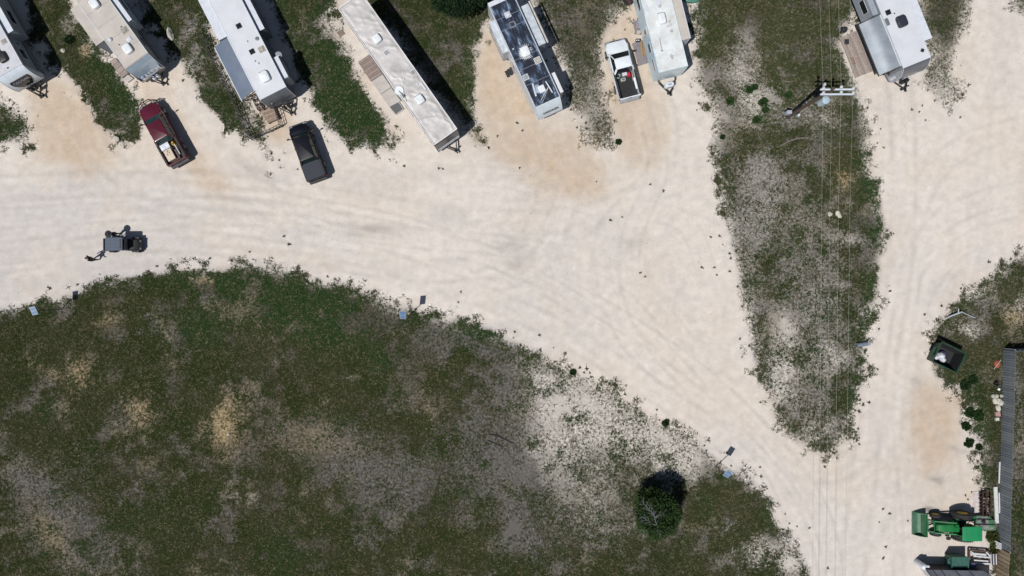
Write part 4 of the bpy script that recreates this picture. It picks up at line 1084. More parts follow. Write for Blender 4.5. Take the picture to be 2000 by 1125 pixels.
# ================================================================== G: trailer at the top right with a silver awning
CAPG = [(.46,.80),(.58,1.1),(.66,1.6),(.62,2.1),(.50,2.55),(.32,2.9),(.14,3.16)]
MCAPG = mat('charcoal_cap', (.095,.105,.125), .3, var=.06, coat=.5)
G, FG, hG = rv('travel_trailer', 'white roofed trailer at the top right with a silver awning out and a charcoal nose', (1764.4,133.3), (1818,113), (.375,.927), 3.3, 8.8,
               wall=mat('mid_grey_wall', (.19,.215,.25), .4, var=.06), roofm=mat('white_membrane', (.56,.575,.61)), cap=CAPG, capm=MCAPG, stripes=[(1,-8.7,-.1,1.0,1.3,BLK),(-1,-8.7,-.1,1.0,1.3,BLK)], edge=ALU)
pp, nn = clip_cap(CAPG, .42)
text('lettering', 'Prowler', .50, mat('chrome_lettering', (.75,.75,.80)), G, plane_M((-.05, pp.x+nn.x*.04, pp.y+nn.y*.04), (-1,0,0), (0, nn.x, nn.y)), .006, .4)
MB().obox((-.05, .60, 1.12), 1.9, .05, .05).build('nose_trim', ALU, G)
pr = [(.003,.8),(.46,.8),(.58,1.1),(.66,1.6),(.62,2.1),(.50,2.55),(.32,2.9),(.003,3.1)]
MB().prism(pr, hG-.003, hG+.03).build('corner_fairing', mat('silver_fairing', (.30,.33,.37), .35, coat=.4), G, True)
MB().obox((hG+.04, .30, 1.5), .02, .22, .8).build('fairing_vent', WHITE, G)
slide(G, -1, -6.6, -1.5, .78, hG, .95, 3.2, DGREYW, WHITE, [(-4,-2.6,1.8,2.4)])
slide(G, 1, -7.9, -5.1, .45, hG, .95, 2.9, GREYW, GREYW, [(-6.8,-5.6,1.7,2.5)])
awning(G, 1, -4.9, -.3, hG, 1.62, 3.15, 2.5, mat('silver_awning', (.22,.25,.285), .42, metal=.1, var=.10, scale=.7), True, BLK)
for (px, py, s_) in ((1734.4,24.4,.42),): q = FG(px, py, 3.32); roof_vent(G, q.x, q.y, 3.32, s_, BLK, GLASS, 'skylight')
q = FG(1732.7,43,3.35); MB().rbox(q.x, q.y, 3.32, 3.42, .30, .62, .08, .04, .03).build('refrigerator_vent', DGREYW, G, True)
q = FG(1761.8,42,3.45); ac_unit(G, q.x, q.y, 3.32, .86, 1.02, mat('black_shroud', (.03,.032,.045), .35))
q = FG(1746,27,3.3); plumbing(G, q.x, q.y, 3.32, .05, BLK)
q = FG(1801.5,98.4,3.35); MB().obox((q.x,q.y,3.36), .26,.26,.08, PI/4).build('antenna_base', BLK, G)
door(G, 1, -2.8, hG, DGREYW); win(G, 1, -1.5, -.7, 1.8, 2.4, hG)
hitch(G, .4, 1.55, 'black', dx=0)
# ------------------------------------------------------------------ pickups
def pickup(label, c, u, paint, S, zc=1.0, wide=.93, plastic=BLK, rimm=STEEL):
    o = W(c[0], c[1], zc); f = Vector((u[0], -u[1])).normalized()
    rz = math.atan2(f.y, f.x)-PI/2
    root = empty('pickup_truck', (o.x, o.y, 0), rz)
    tag(root, label, 'pickup truck', 'pickup trucks parked by the trailers')
    yf, yt, wb, wt, rr, bf = S['front'], S['tail'], S['wb'], S['wt'], S['rr'], S['bf']
    w = wide
    # lower body: rocker, doors and fenders as one shell with cambered sides
    def ring(y, k, zlo, zhi, round_=1.0):
        return [(-w*k, y, zlo), (-w*k*1.0, y, zlo+.25), (-w*k, y, (zlo+zhi)/2+.1), (-w*k*.955, y, zhi-.05), (-w*k*.90, y, zhi), (w*k*.90, y, zhi), (w*k*.955, y, zhi-.05), (w*k, y, (zlo+zhi)/2+.1), (w*k, y, zlo+.25), (w*k, y, zlo)]
    rings = [ring(bf+.03, 1, .45, 1.22), ring(rr+.6, 1, .45, 1.24), ring(wb, 1, .45, 1.22), ring(wb+.1, 1, .45, 1.12), ring(yf-.6, .985, .48, 1.08), ring(yf-.25, .93, .50, 1.02), ring(yf-.12, .86, .52, .95), ring(yf-.05, .76, .54, .88)]
    body = MB().loft(rings).build('body', paint, root, True)
    # hood with two raised creases
    hr = []
    for (y, k, z) in ((wb-.02,.80,1.20),(wb+.25,.82,1.185),(yf-.75,.80,1.14),(yf-.35,.76,1.08),(yf-.16,.66,1.0)):
        hr.append([(-w*k, y, z-.06), (-w*k, y, z-.03), (-w*k*.62, y, z-.008), (-w*k*.52, y, z+.018), (0, y, z+.012), (w*k*.52, y, z+.018), (w*k*.62, y, z-.008), (w*k, y, z-.03), (w*k, y, z-.06)])
    MB().loft(hr).build('hood', paint, root, True)
    # greenhouse
    g = [[(-w*.90, rr-.28, 1.20), (w*.90, rr-.28, 1.20), (w*.90, wb, 1.18), (-w*.90, wb, 1.18)], [(-w*.70, rr, 1.80), (w*.70, rr, 1.80), (w*.68, wt, 1.78), (-w*.68, wt, 1.78)]]
    MB().loft(g).build('window_glass', S.get('glass', GLASS), root)
    ym = (wt+rr)/2
    roof = MB().rbox(0, ym, 1.775, 1.87, w*1.46, (wt-rr)+.08, .16, .06, .10).build('roof', paint, root, True)
    for s in (-1, 1):
        p = MB()
        p.bar((s*w*.90, wb+.01, 1.19), (s*w*.69, wt, 1.80), .075, .05)
        p.build('pillar', paint, root); p = MB(); p.bar((s*w*.90, rr-.29, 1.20), (s*w*.71, rr, 1.80), .16, .05)
        mid = (wt+rr)/2
        p.build('pillar', paint, root)
        if S.get('crew', True): MB().bar((s*w*.905, mid, 1.20), (s*w*.705, mid, 1.80), .09, .045).build('door_pillar', paint, root)
    # bed
    bz = 1.28
    for s in (-1, 1):
        xa, xb = sorted((s*w*.83, s*w)); MB().box(xa, xb, yt+.10, bf, .48, bz).build('bed_side', paint, root)
        MB().box(xa+.01, xb-.01, yt+.12, bf-.01, bz+.001, bz+.03).build('bed_rail', plastic, root)
    MB().box(-w*.83, w*.83, bf-.07, bf-.005, .8, bz+.01).build('bulkhead', paint, root)
    tg = MB().box(-w*.94, w*.94, yt+.02, yt+.095, .62, bz+.005).build('tailgate', paint, root)
    MB().box(-.14, .14, yt-.005, yt+.018, 1.0, 1.1).build('handle', BLK, tg)
    MB().box(-w*.83, w*.83, yt+.10, bf-.075, .70, .78).build('bed_floor', S.get('liner', BLK), root)
    for k in range(7):
        x = -w*.7+k*w*1.4/6; MB().box(x-.03, x+.03, yt+.12, bf-.1, .781, .80).build('liner_rib', S.get('liner', BLK), root)
    # bumpers, lamps, mirrors, wheels
    MB().rbox(0, yf-.05, .48, .74, w*1.86, .30, .12, .04, .03).build('front_bumper', S.get('bump', plastic), root, True)
    MB().rbox(0, yt-.07, .50, .72, w*1.80, .20, .06, .04, .03).build('rear_bumper', S.get('bump', mat('dull_bumper', (.05,.05,.055), .5)), root, True)
    MB().box(-w*.5, w*.5, yf-.10, yf-.04, .74, .98).build('grille', BLK, root)
    for s in (-1, 1):
        MB().obox((s*w*.72, yf-.11, .88), .34, .12, .16, -s*.25).build('headlight', mat('lamp_glass', (.22,.24,.26), .1), root)
        MB().box(*sorted((s*w*.945, s*w*1.003)), yt+.03, yt+.13, .85, 1.12).build('taillight', mat('red_lens', (.35,.01,.01), .2), root)
        mm = MB().bar((s*w*.93, wb-.28, 1.14), (s*(w+.17), wb-.20, 1.22), .06, .05)
        mm.obox((s*(w+.22), wb-.20, 1.24), .20, .10, .20).build('mirror', plastic, root)
        for y in (yf-.98, yt+1.18):
            wheel(root, s*(w-.10), y, .40, .27, rimm)
            MB().box(*sorted((s*(w-.26), s*(w+.012))), y-.50, y+.50, .88, .94).build('wheel_arch', paint if plastic is BLK else plastic, root)
        for y in ((wt+rr)/2+.28, rr-.02) if S.get('crew', True) else ((wt+rr)/2-.2,):
            MB().box(*sorted((s*(w+.001), s*(w+.028))), y, y+.14, 1.03, 1.06).build('door_handle', plastic, root)
            MB().box(*sorted((s*(w+.0005), s*(w+.004))), y-.10, y-.085, .55, 1.12).build('door_seam', BLK, root)
    inv = (Matrix.Translation((o.x, o.y, 0)) @ Matrix.Rotation(rz, 4, 'Z')).inverted()
    return root, (lambda px, py, z: inv @ W(px, py, z)), (lambda x, y, z=0: (Matrix.Translation((o.x, o.y, 0)) @ Matrix.Rotation(rz, 4, 'Z')) @ Vector((x, y, z))), rz

RED = mat('dark_red_paint', (.085,.007,.018), .30, var=.10, coat=.6, scale=.8)
BPAINT = mat('black_paint', (.004,.005,.010), .4, var=.10, spec=.3, scale=.8)
WPAINT = mat('white_paint', (.68,.72,.75), .3, var=.02, coat=.5)
R_, FR, GR, rzR = pickup('dark red pickup with a brush guard and household goods in its bed', (318,262), (-.486,-.874), RED, dict(front=2.95, tail=-2.78, wb=1.68, wt=.95, rr=-.60, bf=-.78, crew=True, glass=mat('teal_glass', (.02,.05,.055), .08)), wide=.93)
g = MB()
for s in (-1, 1):
    g.bar((s*.42, 3.0, .5), (s*.42, 3.18, 1.15), .05).bar((s*.42, 3.18, .75), (s*.88, 2.95, .75), .05).bar((s*.42, 3.18, 1.1), (s*.88, 2.92, 1.02), .05).bar((s*.88, 2.94, .75), (s*.88, 2.92, 1.02), .05)
g.bar((-.42,3.18,1.15),(.42,3.18,1.15),.06).bar((-.42,3.14,.9),(.42,3.14,.9),.05)
g.build('brush_guard', BSTEEL, R_)
K, FK, GK, rzK = pickup('black pickup with a flat bed cover, nose towards the long trailer deck', (600,297), (-.351,-.936), BPAINT, dict(front=2.58, tail=-2.50, wb=1.70, wt=1.20, rr=-.78, bf=-.92, bump=BLK, glass=mat('green_black_glass', (.012,.022,.022), .08)), wide=.90)
MB().rbox(0, -1.71, 1.312, 1.345, 1.62, 1.46, .03, .01, .01).build('bed_cover', mat('blue_black_vinyl', (.011,.015,.028), .6, var=.05), K)
Wt, FW, GW, rzW = pickup('white pickup with an open black bed holding tools, nose up between two trailers', (1216,134), (-.25,-.968), WPAINT, dict(front=2.55, tail=-2.66, wb=1.40, wt=.72, rr=-.14, bf=-.22, crew=False, bump=mat('grey_bumper', (.25,.26,.28), .4)), wide=.97)

def onbed(name, label, cat, G_, rz, x, y, z=.80, grp=None):
    p = G_(x, y, z); e = empty(name, p, rz)
    tag(e, label, cat, grp); return e
# goods in the red truck
WOODL = mat('pale_plywood', (.56,.47,.36), .6, var=.08, scale=4)
e = onbed('wooden_cabinet', 'pale wooden box with three round holes lying in the red truck bed', 'cabinet', GR, rzR, -.28, -1.95)
p_ = FR(348,297,1.3); 
MB().box(-.34,.34,-.50,.50,0,.48).build('cabinet_body', WOODL, e)
MB().box(-.36,.36,-.02,.0,.481,.49).build('seam', SEAL, e)
for (x, y) in ((-.05,.30),(.10,.18),(-.12,.12),(.05,.36)): MB().lathe([(.05,0),(.05,.006)], 10, Matrix.Translation((x,y,.482))).build('hole', BLK, e)
e = onbed('storage_crate', 'white plastic crate at the head of the red truck bed', 'crate', GR, rzR, -.30, -1.12)
MB().box(-.38,.38,-.24,.24,0,.40).build('crate_body', mat('white_plastic', (.60,.62,.68), .4), e)
MB().box(-.40,.40,-.26,.26,.401,.44).build('lid', mat('white_plastic_lid', (.66,.68,.74), .4), e)
e = onbed('folded_tarp', 'crumpled yellow tarp beside the white crate in the red truck', 'tarp', GR, rzR, .42, -1.10)
mb = MB(); 
rr_ = [[(.26*math.cos(a)*(1-.22*k)*(1+.25*random.random()), .24*math.sin(a)*(1-.22*k)*(1+.25*random.random()), .13*k+.04*random.random()) for a in np.linspace(0, 2*PI, 9)[:-1]] for k in range(4)]
mb.loft(rr_).build('tarp_body', mat('yellow_tarp', (.42,.27,.04), .6), e)
e = onbed('brown_plank', 'dark brown board lying under the pale box in the red truck', 'board', GR, rzR, .22, -2.05)
MB().box(-.14,.14,-.5,.42,0,.22).build('plank_board', mat('brown_board', (.07,.045,.045), .6), e)
e = onbed('metal_tube', 'pale metal tube along the open side of the red truck bed', 'tube', GR, rzR, .44, -1.75)
MB().tube((0,-.45,.10),(.05,.5,.30),.05,n=10).build('tube_body', ALU, e, True)
MB().tube((.05,.5,.30),(.052,.53,.305),.057,n=10).build('end_collar', BLK, e)
# goods in the white truck
e = onbed('toolbox', 'pale plastic case with a dark lid panel in the white truck bed', 'case', GW, rzW, -.18, -.92)
MB().rbox(0,0,0,.24,.42,.28,.06,.03,.02).build('case_body', mat('khaki_case', (.45,.44,.36), .5), e, True)
MB().box(-.14,.14,-.08,.08,.241,.25).build('case_panel', DGREYW, e)
e = onbed('toolbox', 'bright red jerry can in the white truck bed', 'fuel can', GW, rzW, .38, -.62)
MB().rbox(0,0,0,.36,.26,.38,.06,.04,.03).build('can_body', mat('red_plastic', (.55,.02,.05), .35), e, True)
MB().tube((0,.08,.36),(0,.14,.44),.03,n=8).build('spout', BLK, e)
e.name = 'fuel_can'
e = onbed('storage_crate', 'small white box next to the red can in the white truck', 'box', GW, rzW, 0.02, -.52)
MB().box(-.2,.2,-.14,.14,0,.34).build('box_body', mat('white_plastic', (.6,.62,.68)), e)
MB().box(-.205,.205,-.02,.02,.341,.345).build('tape', BEIGE, e)
e = onbed('hand_tool', 'wooden handled tool leaning in the left front corner of the white truck bed', 'tool', GW, rzW, .66, -.80)
MB().bar((0,-.4,.02),(.02,.3,.34),.035).build('handle', WOODL, e)
MB().obox((.02,.32,.36),.2,.12,.04).build('tool_head', STEEL, e)
e = onbed('hose_coil', 'green grey hose coil in the front corner of the white truck bed', 'hose', GW, rzW, -.55, -.50)
pts = [(.20*math.cos(t), .20*math.sin(t), .03+.012*t) for t in np.linspace(0, 6*PI, 40)]
MB().path(pts, .025, 5).build('hose', mat('pale_green_hose', (.30,.40,.36), .5), e)
MB().tube(pts[-1], (pts[-1][0]+.12, pts[-1][1]+.08, pts[-1][2]), .03, n=6).build('nozzle', STEEL, e)

# ------------------------------------------------------------------ utility cart
cc_ = W(243, 478, 1.0)
UC = W(201,478,.9); UF = W(277,477,.55)
ucx = (UC.x+UF.x)/2; ucy = W(240,478,.8).y
U = empty('utility_cart', (ucx, ucy, 0), -PI/2)       # local y = forward = +x world
tag(U, 'black two seat utility cart with a blue grey roof on the open road', 'utility vehicle')
hl = (UF.x-UC.x)/2
ux0 = -hl; 
CB = mat('black_body', (.006,.006,.008), .5)
MB().box(-.52,.52,-hl,-hl+.95,.55,.60).build('cargo_floor', BLK, U)
b = MB().box(-.55,-.50,-hl,-hl+.95,.6,.88).box(.50,.55,-hl,-hl+.95,.6,.88).box(-.5,.5,-hl,-hl+.05,.6,.88).box(-.5,.5,-hl+.90,-hl+.95,.6,.95)
b.build('cargo_bed', CB, U)
MB().box(-.48,.48,-hl+1.0,hl-.05,.34,.42).build('floor_pan', BLK, U)
hr = [[(-k*.52, y, .42), (-k*.52, y, z-.08), (-k*.40, y, z), (k*.40, y, z), (k*.52, y, z-.08), (k*.52, y, .42)] for (y, k, z) in ((hl-1.05,1.,.98),(hl-.7,1.05,.92),(hl-.3,1.0,.82),(hl-.05,.8,.68))]
MB().loft(hr).build('hood', CB, U, True)
MB().rbox(0,-hl+1.28,.55,.78,1.0,.42,.08,.04,.03).build('seat', mat('grey_seat', (.06,.062,.07), .6), U, True)
MB().rbox(0,-hl+1.08,.7,1.2,1.0,.12,.05,.04,.03).build('seat_back', mat('grey_seat', (.06,.062,.07)), U, True)
ro = MB().rbox(0,-hl+1.50,1.86,1.93,1.14,1.50,.10,.03,.03).build('canopy', mat('blue_grey_canopy', (.05,.07,.105), .6, var=.06), U, True)
MB().box(-.42,.42,-hl+2.02,-hl+2.13,1.931,1.95).build('canopy_slot', BLK, ro)
for k in (-.3,0,.3): MB().box(k-.012,k+.012,-hl+.85,-hl+1.95,1.931,1.945).build('canopy_rib', mat('blue_grey_canopy', (.12,.155,.21)), ro)
for s in (-1, 1):
    for (y0, y1) in ((-hl+.95,-hl+.85),(hl-1.0,-hl+2.12)): MB().bar((s*.50,y0,.7),(s*.50,y1,1.87),.045).build('canopy_post', BSTEEL, U)
    for y in (-hl+.55, hl-.48): wheel(U, s*.52, y, .31, .24, BSTEEL)
    MB().box(*sorted((s*.25,s*.42)), hl-.10, hl-.04, .6,.7).build('headlight', mat('lamp_glass', (.22,.24,.26)), U)
    wheel_ar = MB().obox((s*.56, hl-.48, .68), .18, .60, .05).build('fender', CB, U)
MB().bar((0,hl-1.1,.95),(.0,-hl+1.75,1.1),.03).lathe([(.15,0),(.17,.015),(.15,.03)],12,Matrix.Translation((.22,-hl+1.80,1.05))@Matrix.Rotation(.6,4,'X')).build('steering_wheel', BLK, U)
MB().box(-.45,.45,hl-1.02,hl-1.0,1.0,1.55).build('windscreen', mat('tinted_screen', (.10,.11,.12), .1), U)
MB().rbox(.20,-hl+.25,.6,.82,.28,.22,.05,.03,.02).build('cargo_case', mat('pale_case', (.35,.38,.42), .5), U, True)

# ------------------------------------------------------------------ people
def person(label, loc, rz, h=1.75, shirt=(.025,.02,.04), trouser=(.015,.016,.02), stride=.18, hat=False, arm=(.35,.25), lean=0.0):
    root = empty('person', loc, rz); tag(root, label, 'person', 'people by the utility cart')
    k = h/1.75
    J = {'pel':(0,0,.96),'spine':(0,.02+lean*.3,1.18),'chest':(0,.03+lean*.6,1.38),'neck':(0,.03+lean*.8,1.50),'headb':(0,.05+lean,1.56)}
    V = []; R = []; E_ = []; idx = {}
    def v(n, p, r): idx[n] = len(V); V.append(Vector(p)*k); R.append((r[0]*k*(1.28 if n[0] in 'hkase' and n[:2] != 'he' and r[0] > .03 else 1.05), r[1]*k*(1.28 if n[0] in 'hkase' and n[:2] != 'he' and r[0] > .03 else 1.05))); 
    def e_(a, b): E_.append((idx[a], idx[b]))
    v('pel',J['pel'],(.155,.11)); v('spine',J['spine'],(.135,.10)); v('chest',J['chest'],(.165,.11)); v('neck',J['neck'],(.06,.06)); v('headb',J['headb'],(.055,.055))
    e_('pel','spine'); e_('spine','chest'); e_('chest','neck'); e_('neck','headb')
    for s, n in ((1,'r'),(-1,'l')):
        st = stride*s
        v('hip'+n,(s*.09,0,.90),(.085,.09)); v('knee'+n,(s*.10,st*.6+.03,.50),(.058,.062)); v('ank'+n,(s*.10,st-.04,.10),(.038,.042)); v('toe'+n,(s*.11,st+.13,.045),(.042,.032))
        e_('pel','hip'+n); e_('hip'+n,'knee'+n); e_('knee'+n,'ank'+n); e_('ank'+n,'toe'+n)
        a = arm[0]*(-s); 
        v('sh'+n,(s*.19,.03+lean*.6,1.40),(.062,.062)); v('el'+n,(s*.27,.03-a*.25+lean*.6+.02,1.13),(.042,.042)); v('wr'+n,(s*.26,.12-a*.55+lean*.6,.92),(.028,.026)); v('ha'+n,(s*.25,.15-a*.6+lean*.6,.83),(.034,.016))
        e_('chest','sh'+n); e_('sh'+n,'el'+n); e_('el'+n,'wr'+n); e_('wr'+n,'ha'+n)
        for q in range(4):
            nm = 'f%d'%q+n; v(nm,(s*(.25)+(q-1.5)*.0, .15-a*.6+(q-1.5)*.020+lean*.6, .74+(.012 if q in (0,3) else 0)),(.009,.009)); e_('ha'+n,nm)
        v('th'+n,(s*.22,.20-a*.6+lean*.6,.80),(.010,.010)); e_('wr'+n,'th'+n)
    me = bpy.data.meshes.new('body'); me.from_pydata(V, E_, [])
    o = bpy.data.objects.new('body', me); COL.objects.link(o)
    sk = o.modifiers.new('s', 'SKIN'); 
    for i, sv in enumerate(me.skin_vertices[0].data): sv.radius = R[i]; sv.use_root = (i == 0)
    sk.use_smooth_shade = True
    ss = o.modifiers.new('u', 'SUBSURF'); ss.levels = 1; ss.render_levels = 1
    bpy.context.view_layer.update()
    m2 = bpy.data.meshes.new_from_object(o.evaluated_get(bpy.context.evaluated_depsgraph_get()))
    bpy.data.objects.remove(o); m2.name = 'body'
    SK = mat('skin', (.36,.22,.16), .6, var=.05)
    m2.materials.clear()
    for q in (mat('shirt_%d'%int(shirt[0]*1000), shirt, .8), mat('trousers_%d'%int(trouser[0]*1000), trouser, .8), SK, mat('dark_boots', (.02,.016,.014), .6)): m2.materials.append(q)
    for pl in m2.polygons:
        c = pl.center/k
        pl.material_index = 3 if c.z < .11 else (1 if c.z < .98 and abs(c.x) < .21 else (2 if (c.z > 1.47 or (abs(c.x) > .2 and c.z < 1.10)) else 0))
        pl.use_smooth = True
    b = bpy.data.objects.new('body', m2); COL.objects.link(b); b.parent = root
    hy = .06+lean; hz = 1.64
    hd = MB()
    rings = []
    for (z, rx, ry, oy) in ((-.115,.035,.04,.03),(-.09,.055,.07,.015),(-.04,.070,.090,.005),(.0,.076,.098,0),(.05,.076,.098,-.004),(.09,.062,.080,-.008),(.115,.03,.04,-.01)):
        rings.append([((rx*math.cos(t))*k, (hy+oy+ry*math.sin(t))*k, (hz+z)*k) for t in np.linspace(0, 2*PI, 15)[:-1]])
    head = hd.loft(rings).build('head', SK, root, True)
    MB().add([(-.014*k,(hy+.092)*k,(hz-.03)*k),(.014*k,(hy+.092)*k,(hz-.03)*k),(0,(hy+.125)*k,(hz-.03)*k),(0,(hy+.094)*k,(hz+.02)*k)],[(0,1,2),(0,2,3),(1,3,2),(0,3,1)]).build('nose', SK, head)
    for s in (-1,1):
        MB().obox((s*.03*k,(hy+.094)*k,(hz+.012)*k),.02*k,.008*k,.01*k).build('eye', BLK, head)
        MB().obox((s*.079*k,hy*k,(hz-.01)*k),.012*k,.035*k,.05*k).build('ear', SK, head)
    MB().obox((0,(hy+.090)*k,(hz-.06)*k),.04*k,.01*k,.008*k).build('mouth', mat('lips', (.25,.10,.09), .6), head)
    if hat:
        MB().lathe([(.30,0),(.31,.012),(.12,.03),(.11,.11),(.05,.13)], 18, Matrix.Translation((0,hy*k,(hz+.06)*k))).build('hat', mat('dark_hat', (.012,.013,.018), .8), root, True)
    else:
        MB().lathe([(.083,0),(.088,.03),(.078,.08),(.045,.115),(.01,.125)], 14, Matrix.Translation((0,(hy-.012)*k,(hz+.015)*k))).build('hair', mat('dark_hair', (.015,.011,.010), .7), root, True)
    return root
p1 = W(189,506,0); person('person in dark clothes walking on the gravel behind the cart', (p1.x, p1.y, 0), math.radians(-75), 1.74, (.030,.020,.042), (.02,.022,.03), .22, False, (.6,.3))
p2 = W(233,461,0); person('person in a dark wide brimmed hat standing at the far side of the cart', (p2.x, p2.y+.10, 0), math.radians(-150), 1.78, (.016,.016,.022), (.012,.012,.016), .06, True, (.2,.3))

# ------------------------------------------------------------------ tractor
GREEN = mat('tractor_green', (.008,.15,.036), .35, var=.12, coat=.5, scale=1.5)
GREEND = mat('bucket_green', (.045,.125,.07), .45, var=.15, scale=2)
YEL = mat('yellow_rim', (.50,.36,.03), .4)
ty = W(1789,1021,0).y
tx = W(1867,1021,0).x
T = empty('tractor', (tx, ty, 0), PI/2)            # local y = forward = -x world, local x = +y world (north)
tag(T, 'green tractor with a front loader and a flat green canopy, parked by the plank fence', 'tractor')
def lx(px): return (tx-(px-1000)/PPM)              # ground pixel x -> local y
hf = tx - W(1833,1030,1.5).x                       # hood front in local y
hb = tx - W(1873,1030,1.5).x
hr = [[(-k*.36, y, z0), (-k*.38, y, z-.22), (-k*.28, y, z-.03), (0, y, z), (k*.28, y, z-.03), (k*.38, y, z-.22), (k*.36, y, z0)] for (y, k, z, z0) in ((hb,1.05,1.55,.8),(hb+.7,1.,1.52,.8),(hf-.35,.95,1.46,.8),(hf-.08,.85,1.38,.85),(hf,.6,1.22,.9))]
MB().loft(hr).build('hood', GREEN, T, True)
MB().box(-.25,.25,hf+.002,hf+.03,.9,1.2).build('grille', BLK, T)
MB().box(-.22,.22,-.35,hf-.15,.55,.80).build('chassis', BSTEEL, T)
MB().box(-.5,.5,-.45,hb-.02,.62,.72).build('platform', BSTEEL, T)
for s in (-1, 1):
    # rear wheel with lugs
    r, w_ = .86, .46; x = s*.93
    M = Matrix.Translation((x,0,r)) @ Matrix.Rotation(PI/2,4,'Y')
    t = MB().lathe([(r*.52,-w_/2),(r*.86,-w_/2),(r*.95,-w_*.38),(r*.95,w_*.38),(r*.86,w_/2),(r*.52,w_/2),(r*.5,0),(r*.52,-w_/2)], 28, M, False).build('rear_wheel', RUB, T, True)
    lg = MB()
    for k in range(22):
        a = 2*PI*k/22
        for q in (-1, 1):
            aa = a+(q>0)*PI/22
            c_ = Vector((x+q*w_*.24, math.sin(aa)*r*.965, r+math.cos(aa)*r*.965))
            Mx = Matrix.Translation(c_) @ Matrix.Rotation(-aa,4,'X') @ Matrix.Rotation(q*.55,4,'Z')
            P = [Mx @ Vector((a1*w_*.27, a2*.028, a3*.03)) for a3 in (-1,1) for a1,a2 in ((-1,-1),(1,-1),(1,1),(-1,1))]
            lg.add(P, [(0,3,2,1),(4,5,6,7),(0,1,5,4),(1,2,6,5),(2,3,7,6),(3,0,4,7)])
    lg.build('tyre_lug', RUB, t)
    M2 = Matrix.Translation((x,0,r)) @ Matrix.Rotation(PI/2*s,4,'Y')
    MB().lathe([(r*.52,0),(r*.53,w_*.46),(r*.42,w_*.30),(r*.18,w_*.28),(r*.14,w_*.36)], 20, M2).build('rim', YEL, t, True)
    MB().add([], []).box(*sorted((s*.62, s*1.02)), -.75, .45, 1.45, 1.49).box(*sorted((s*.62, s*1.0)), .45, .75, 1.05, 1.09).build('fender', GREEN, T)
    MB().bar((s*.82,.45,1.47),(s*.82,.75,1.07),.36,.03).build('fender_front', GREEN, T)
    # front wheel
    fy_ = hf-.35
    wheel(T, s*.78, fy_, .46, .28, YEL, 'front_wheel')
    # loader arms
    by = tx - W(1805,1025,.5).x
    ar = MB().bar((s*.48, .95, 1.55), (s*.50, hf+.1, 1.12), .09, .16).bar((s*.50, hf+.1, 1.12), (s*.52, by-.05, .45), .09, .15)
    ar.build('loader_arm', GREEN, T)
    MB().tube((s*.48, .95, .9), (s*.50, hf-.1, 1.0), .045, n=8).build('hydraulic_cylinder', BSTEEL, T)
    MB().tube((s*.40, hf+.15, 1.2), (s*.42, by-.02, .85), .035, n=8).build('hydraulic_cylinder', STEEL, T)
    MB().bar((s*.48,.95,.6),(s*.48,.95,1.6),.10,.14).build('loader_post', GREEN, T)
    for y in (-.55,): MB().bar((s*.52,y,.8),(s*.52,y,2.42),.06).build('roll_bar', BSTEEL, T)
MB().bar((-.75,hf-.35,.46),(.75,hf-.35,.46),.10).build('front_axle', BSTEEL, T)
MB().bar((-.8,0,.86),(.8,0,.86),.16).build('rear_axle', BSTEEL, T)
MB().bar((-.5,hf+.12,1.12),(.5,hf+.12,1.12),.07).bar((-.5,hf+.5,.85),(.5,hf+.5,.85),.05).build('loader_crossbar', GREEN, T)
# bucket: curved back, floor, two cheeks
y0 = tx - W(1805,1025,.55).x; bw = .98
pr = [(y0,.85),(y0+.02,.50),(y0+.10,.20),(y0+.30,.06),(y0+.75,.04)]
vs = []; fs = []
for s in (-1,1):
    for (a,b) in pr: vs.append((s*bw,a,b))
for s in (-1,1):
    for (a,b) in pr: vs.append((s*bw,a-.035,b-.03))
n_ = len(pr)
for k in range(n_-1):
    fs += [(k,k+1,n_+k+1,n_+k),(2*n_+k,3*n_+k,3*n_+k+1,2*n_+k+1),(k,2*n_+k,2*n_+k+1,k+1),(n_+k,n_+k+1,3*n_+k+1,3*n_+k)]
fs += [(0,n_,3*n_,2*n_),(n_-1,3*n_-1,4*n_-1,2*n_-1)]
bk = MB().add(vs, fs).build('bucket', GREEND, T)
for s in (-1,1): MB().prism([(y0,.85),(y0+.35,.62),(y0+.75,.06),(y0+.30,.04),(y0+.08,.18),(y0,.5)], *sorted((s*(bw+.002), s*(bw+.03)))).build('bucket_cheek', GREEN, bk)
MB().box(-bw,bw,y0-.12,y0-.04,.72,.9).build('bucket_rail', GREEN, bk)
MB().box(-bw,bw,y0+.752,y0+.80,.03,.06).build('cutting_edge', STEEL, bk)
cxm_ = W(1899,1043,2.45)
cyl_ = tx-cxm_.x
MB().rbox(0,0,2.42,2.50,1.22,1.66,.06,.02,.03).build('canopy', mat('canopy_green', (.012,.215,.078), .4, var=.06, scale=1.0), T, True)
can = [o for o in T.children if o.name.startswith('canopy')][-1]
can.location = (cxm_.y-ty, cyl_, 0)
for k in range(3): MB().box(-.56,.56,-.5+k*.5,-.47+k*.5,2.501,2.515).build('canopy_rib', mat('canopy_green', (.01,.26,.085)), can)
MB().rbox(0,-.35,.9,1.1,.5,.5,.1,.05,.04).build('seat', mat('yellow_seat', (.28,.20,.03), .6), T, True)
MB().rbox(0,-.62,1.05,1.5,.5,.12,.05,.05,.04).build('seat_back', mat('yellow_seat', (.28,.20,.03)), T, True)
MB().lathe([(.17,0),(.19,.02),(.17,.04)],16,Matrix.Translation((0,.20,1.48))@Matrix.Rotation(-.5,4,'X')).bar((0,.25,1.45),(0,.5,1.2),.04).build('steering_wheel', BLK, T)
MB().tube((.22,hb+.45,1.5),(.22,hb+.45,1.95),.035,n=8).build('exhaust', BSTEEL, T)
sp_ = W(1853,1052,.5); sx_, sy_ = sp_.y-ty, tx-sp_.x
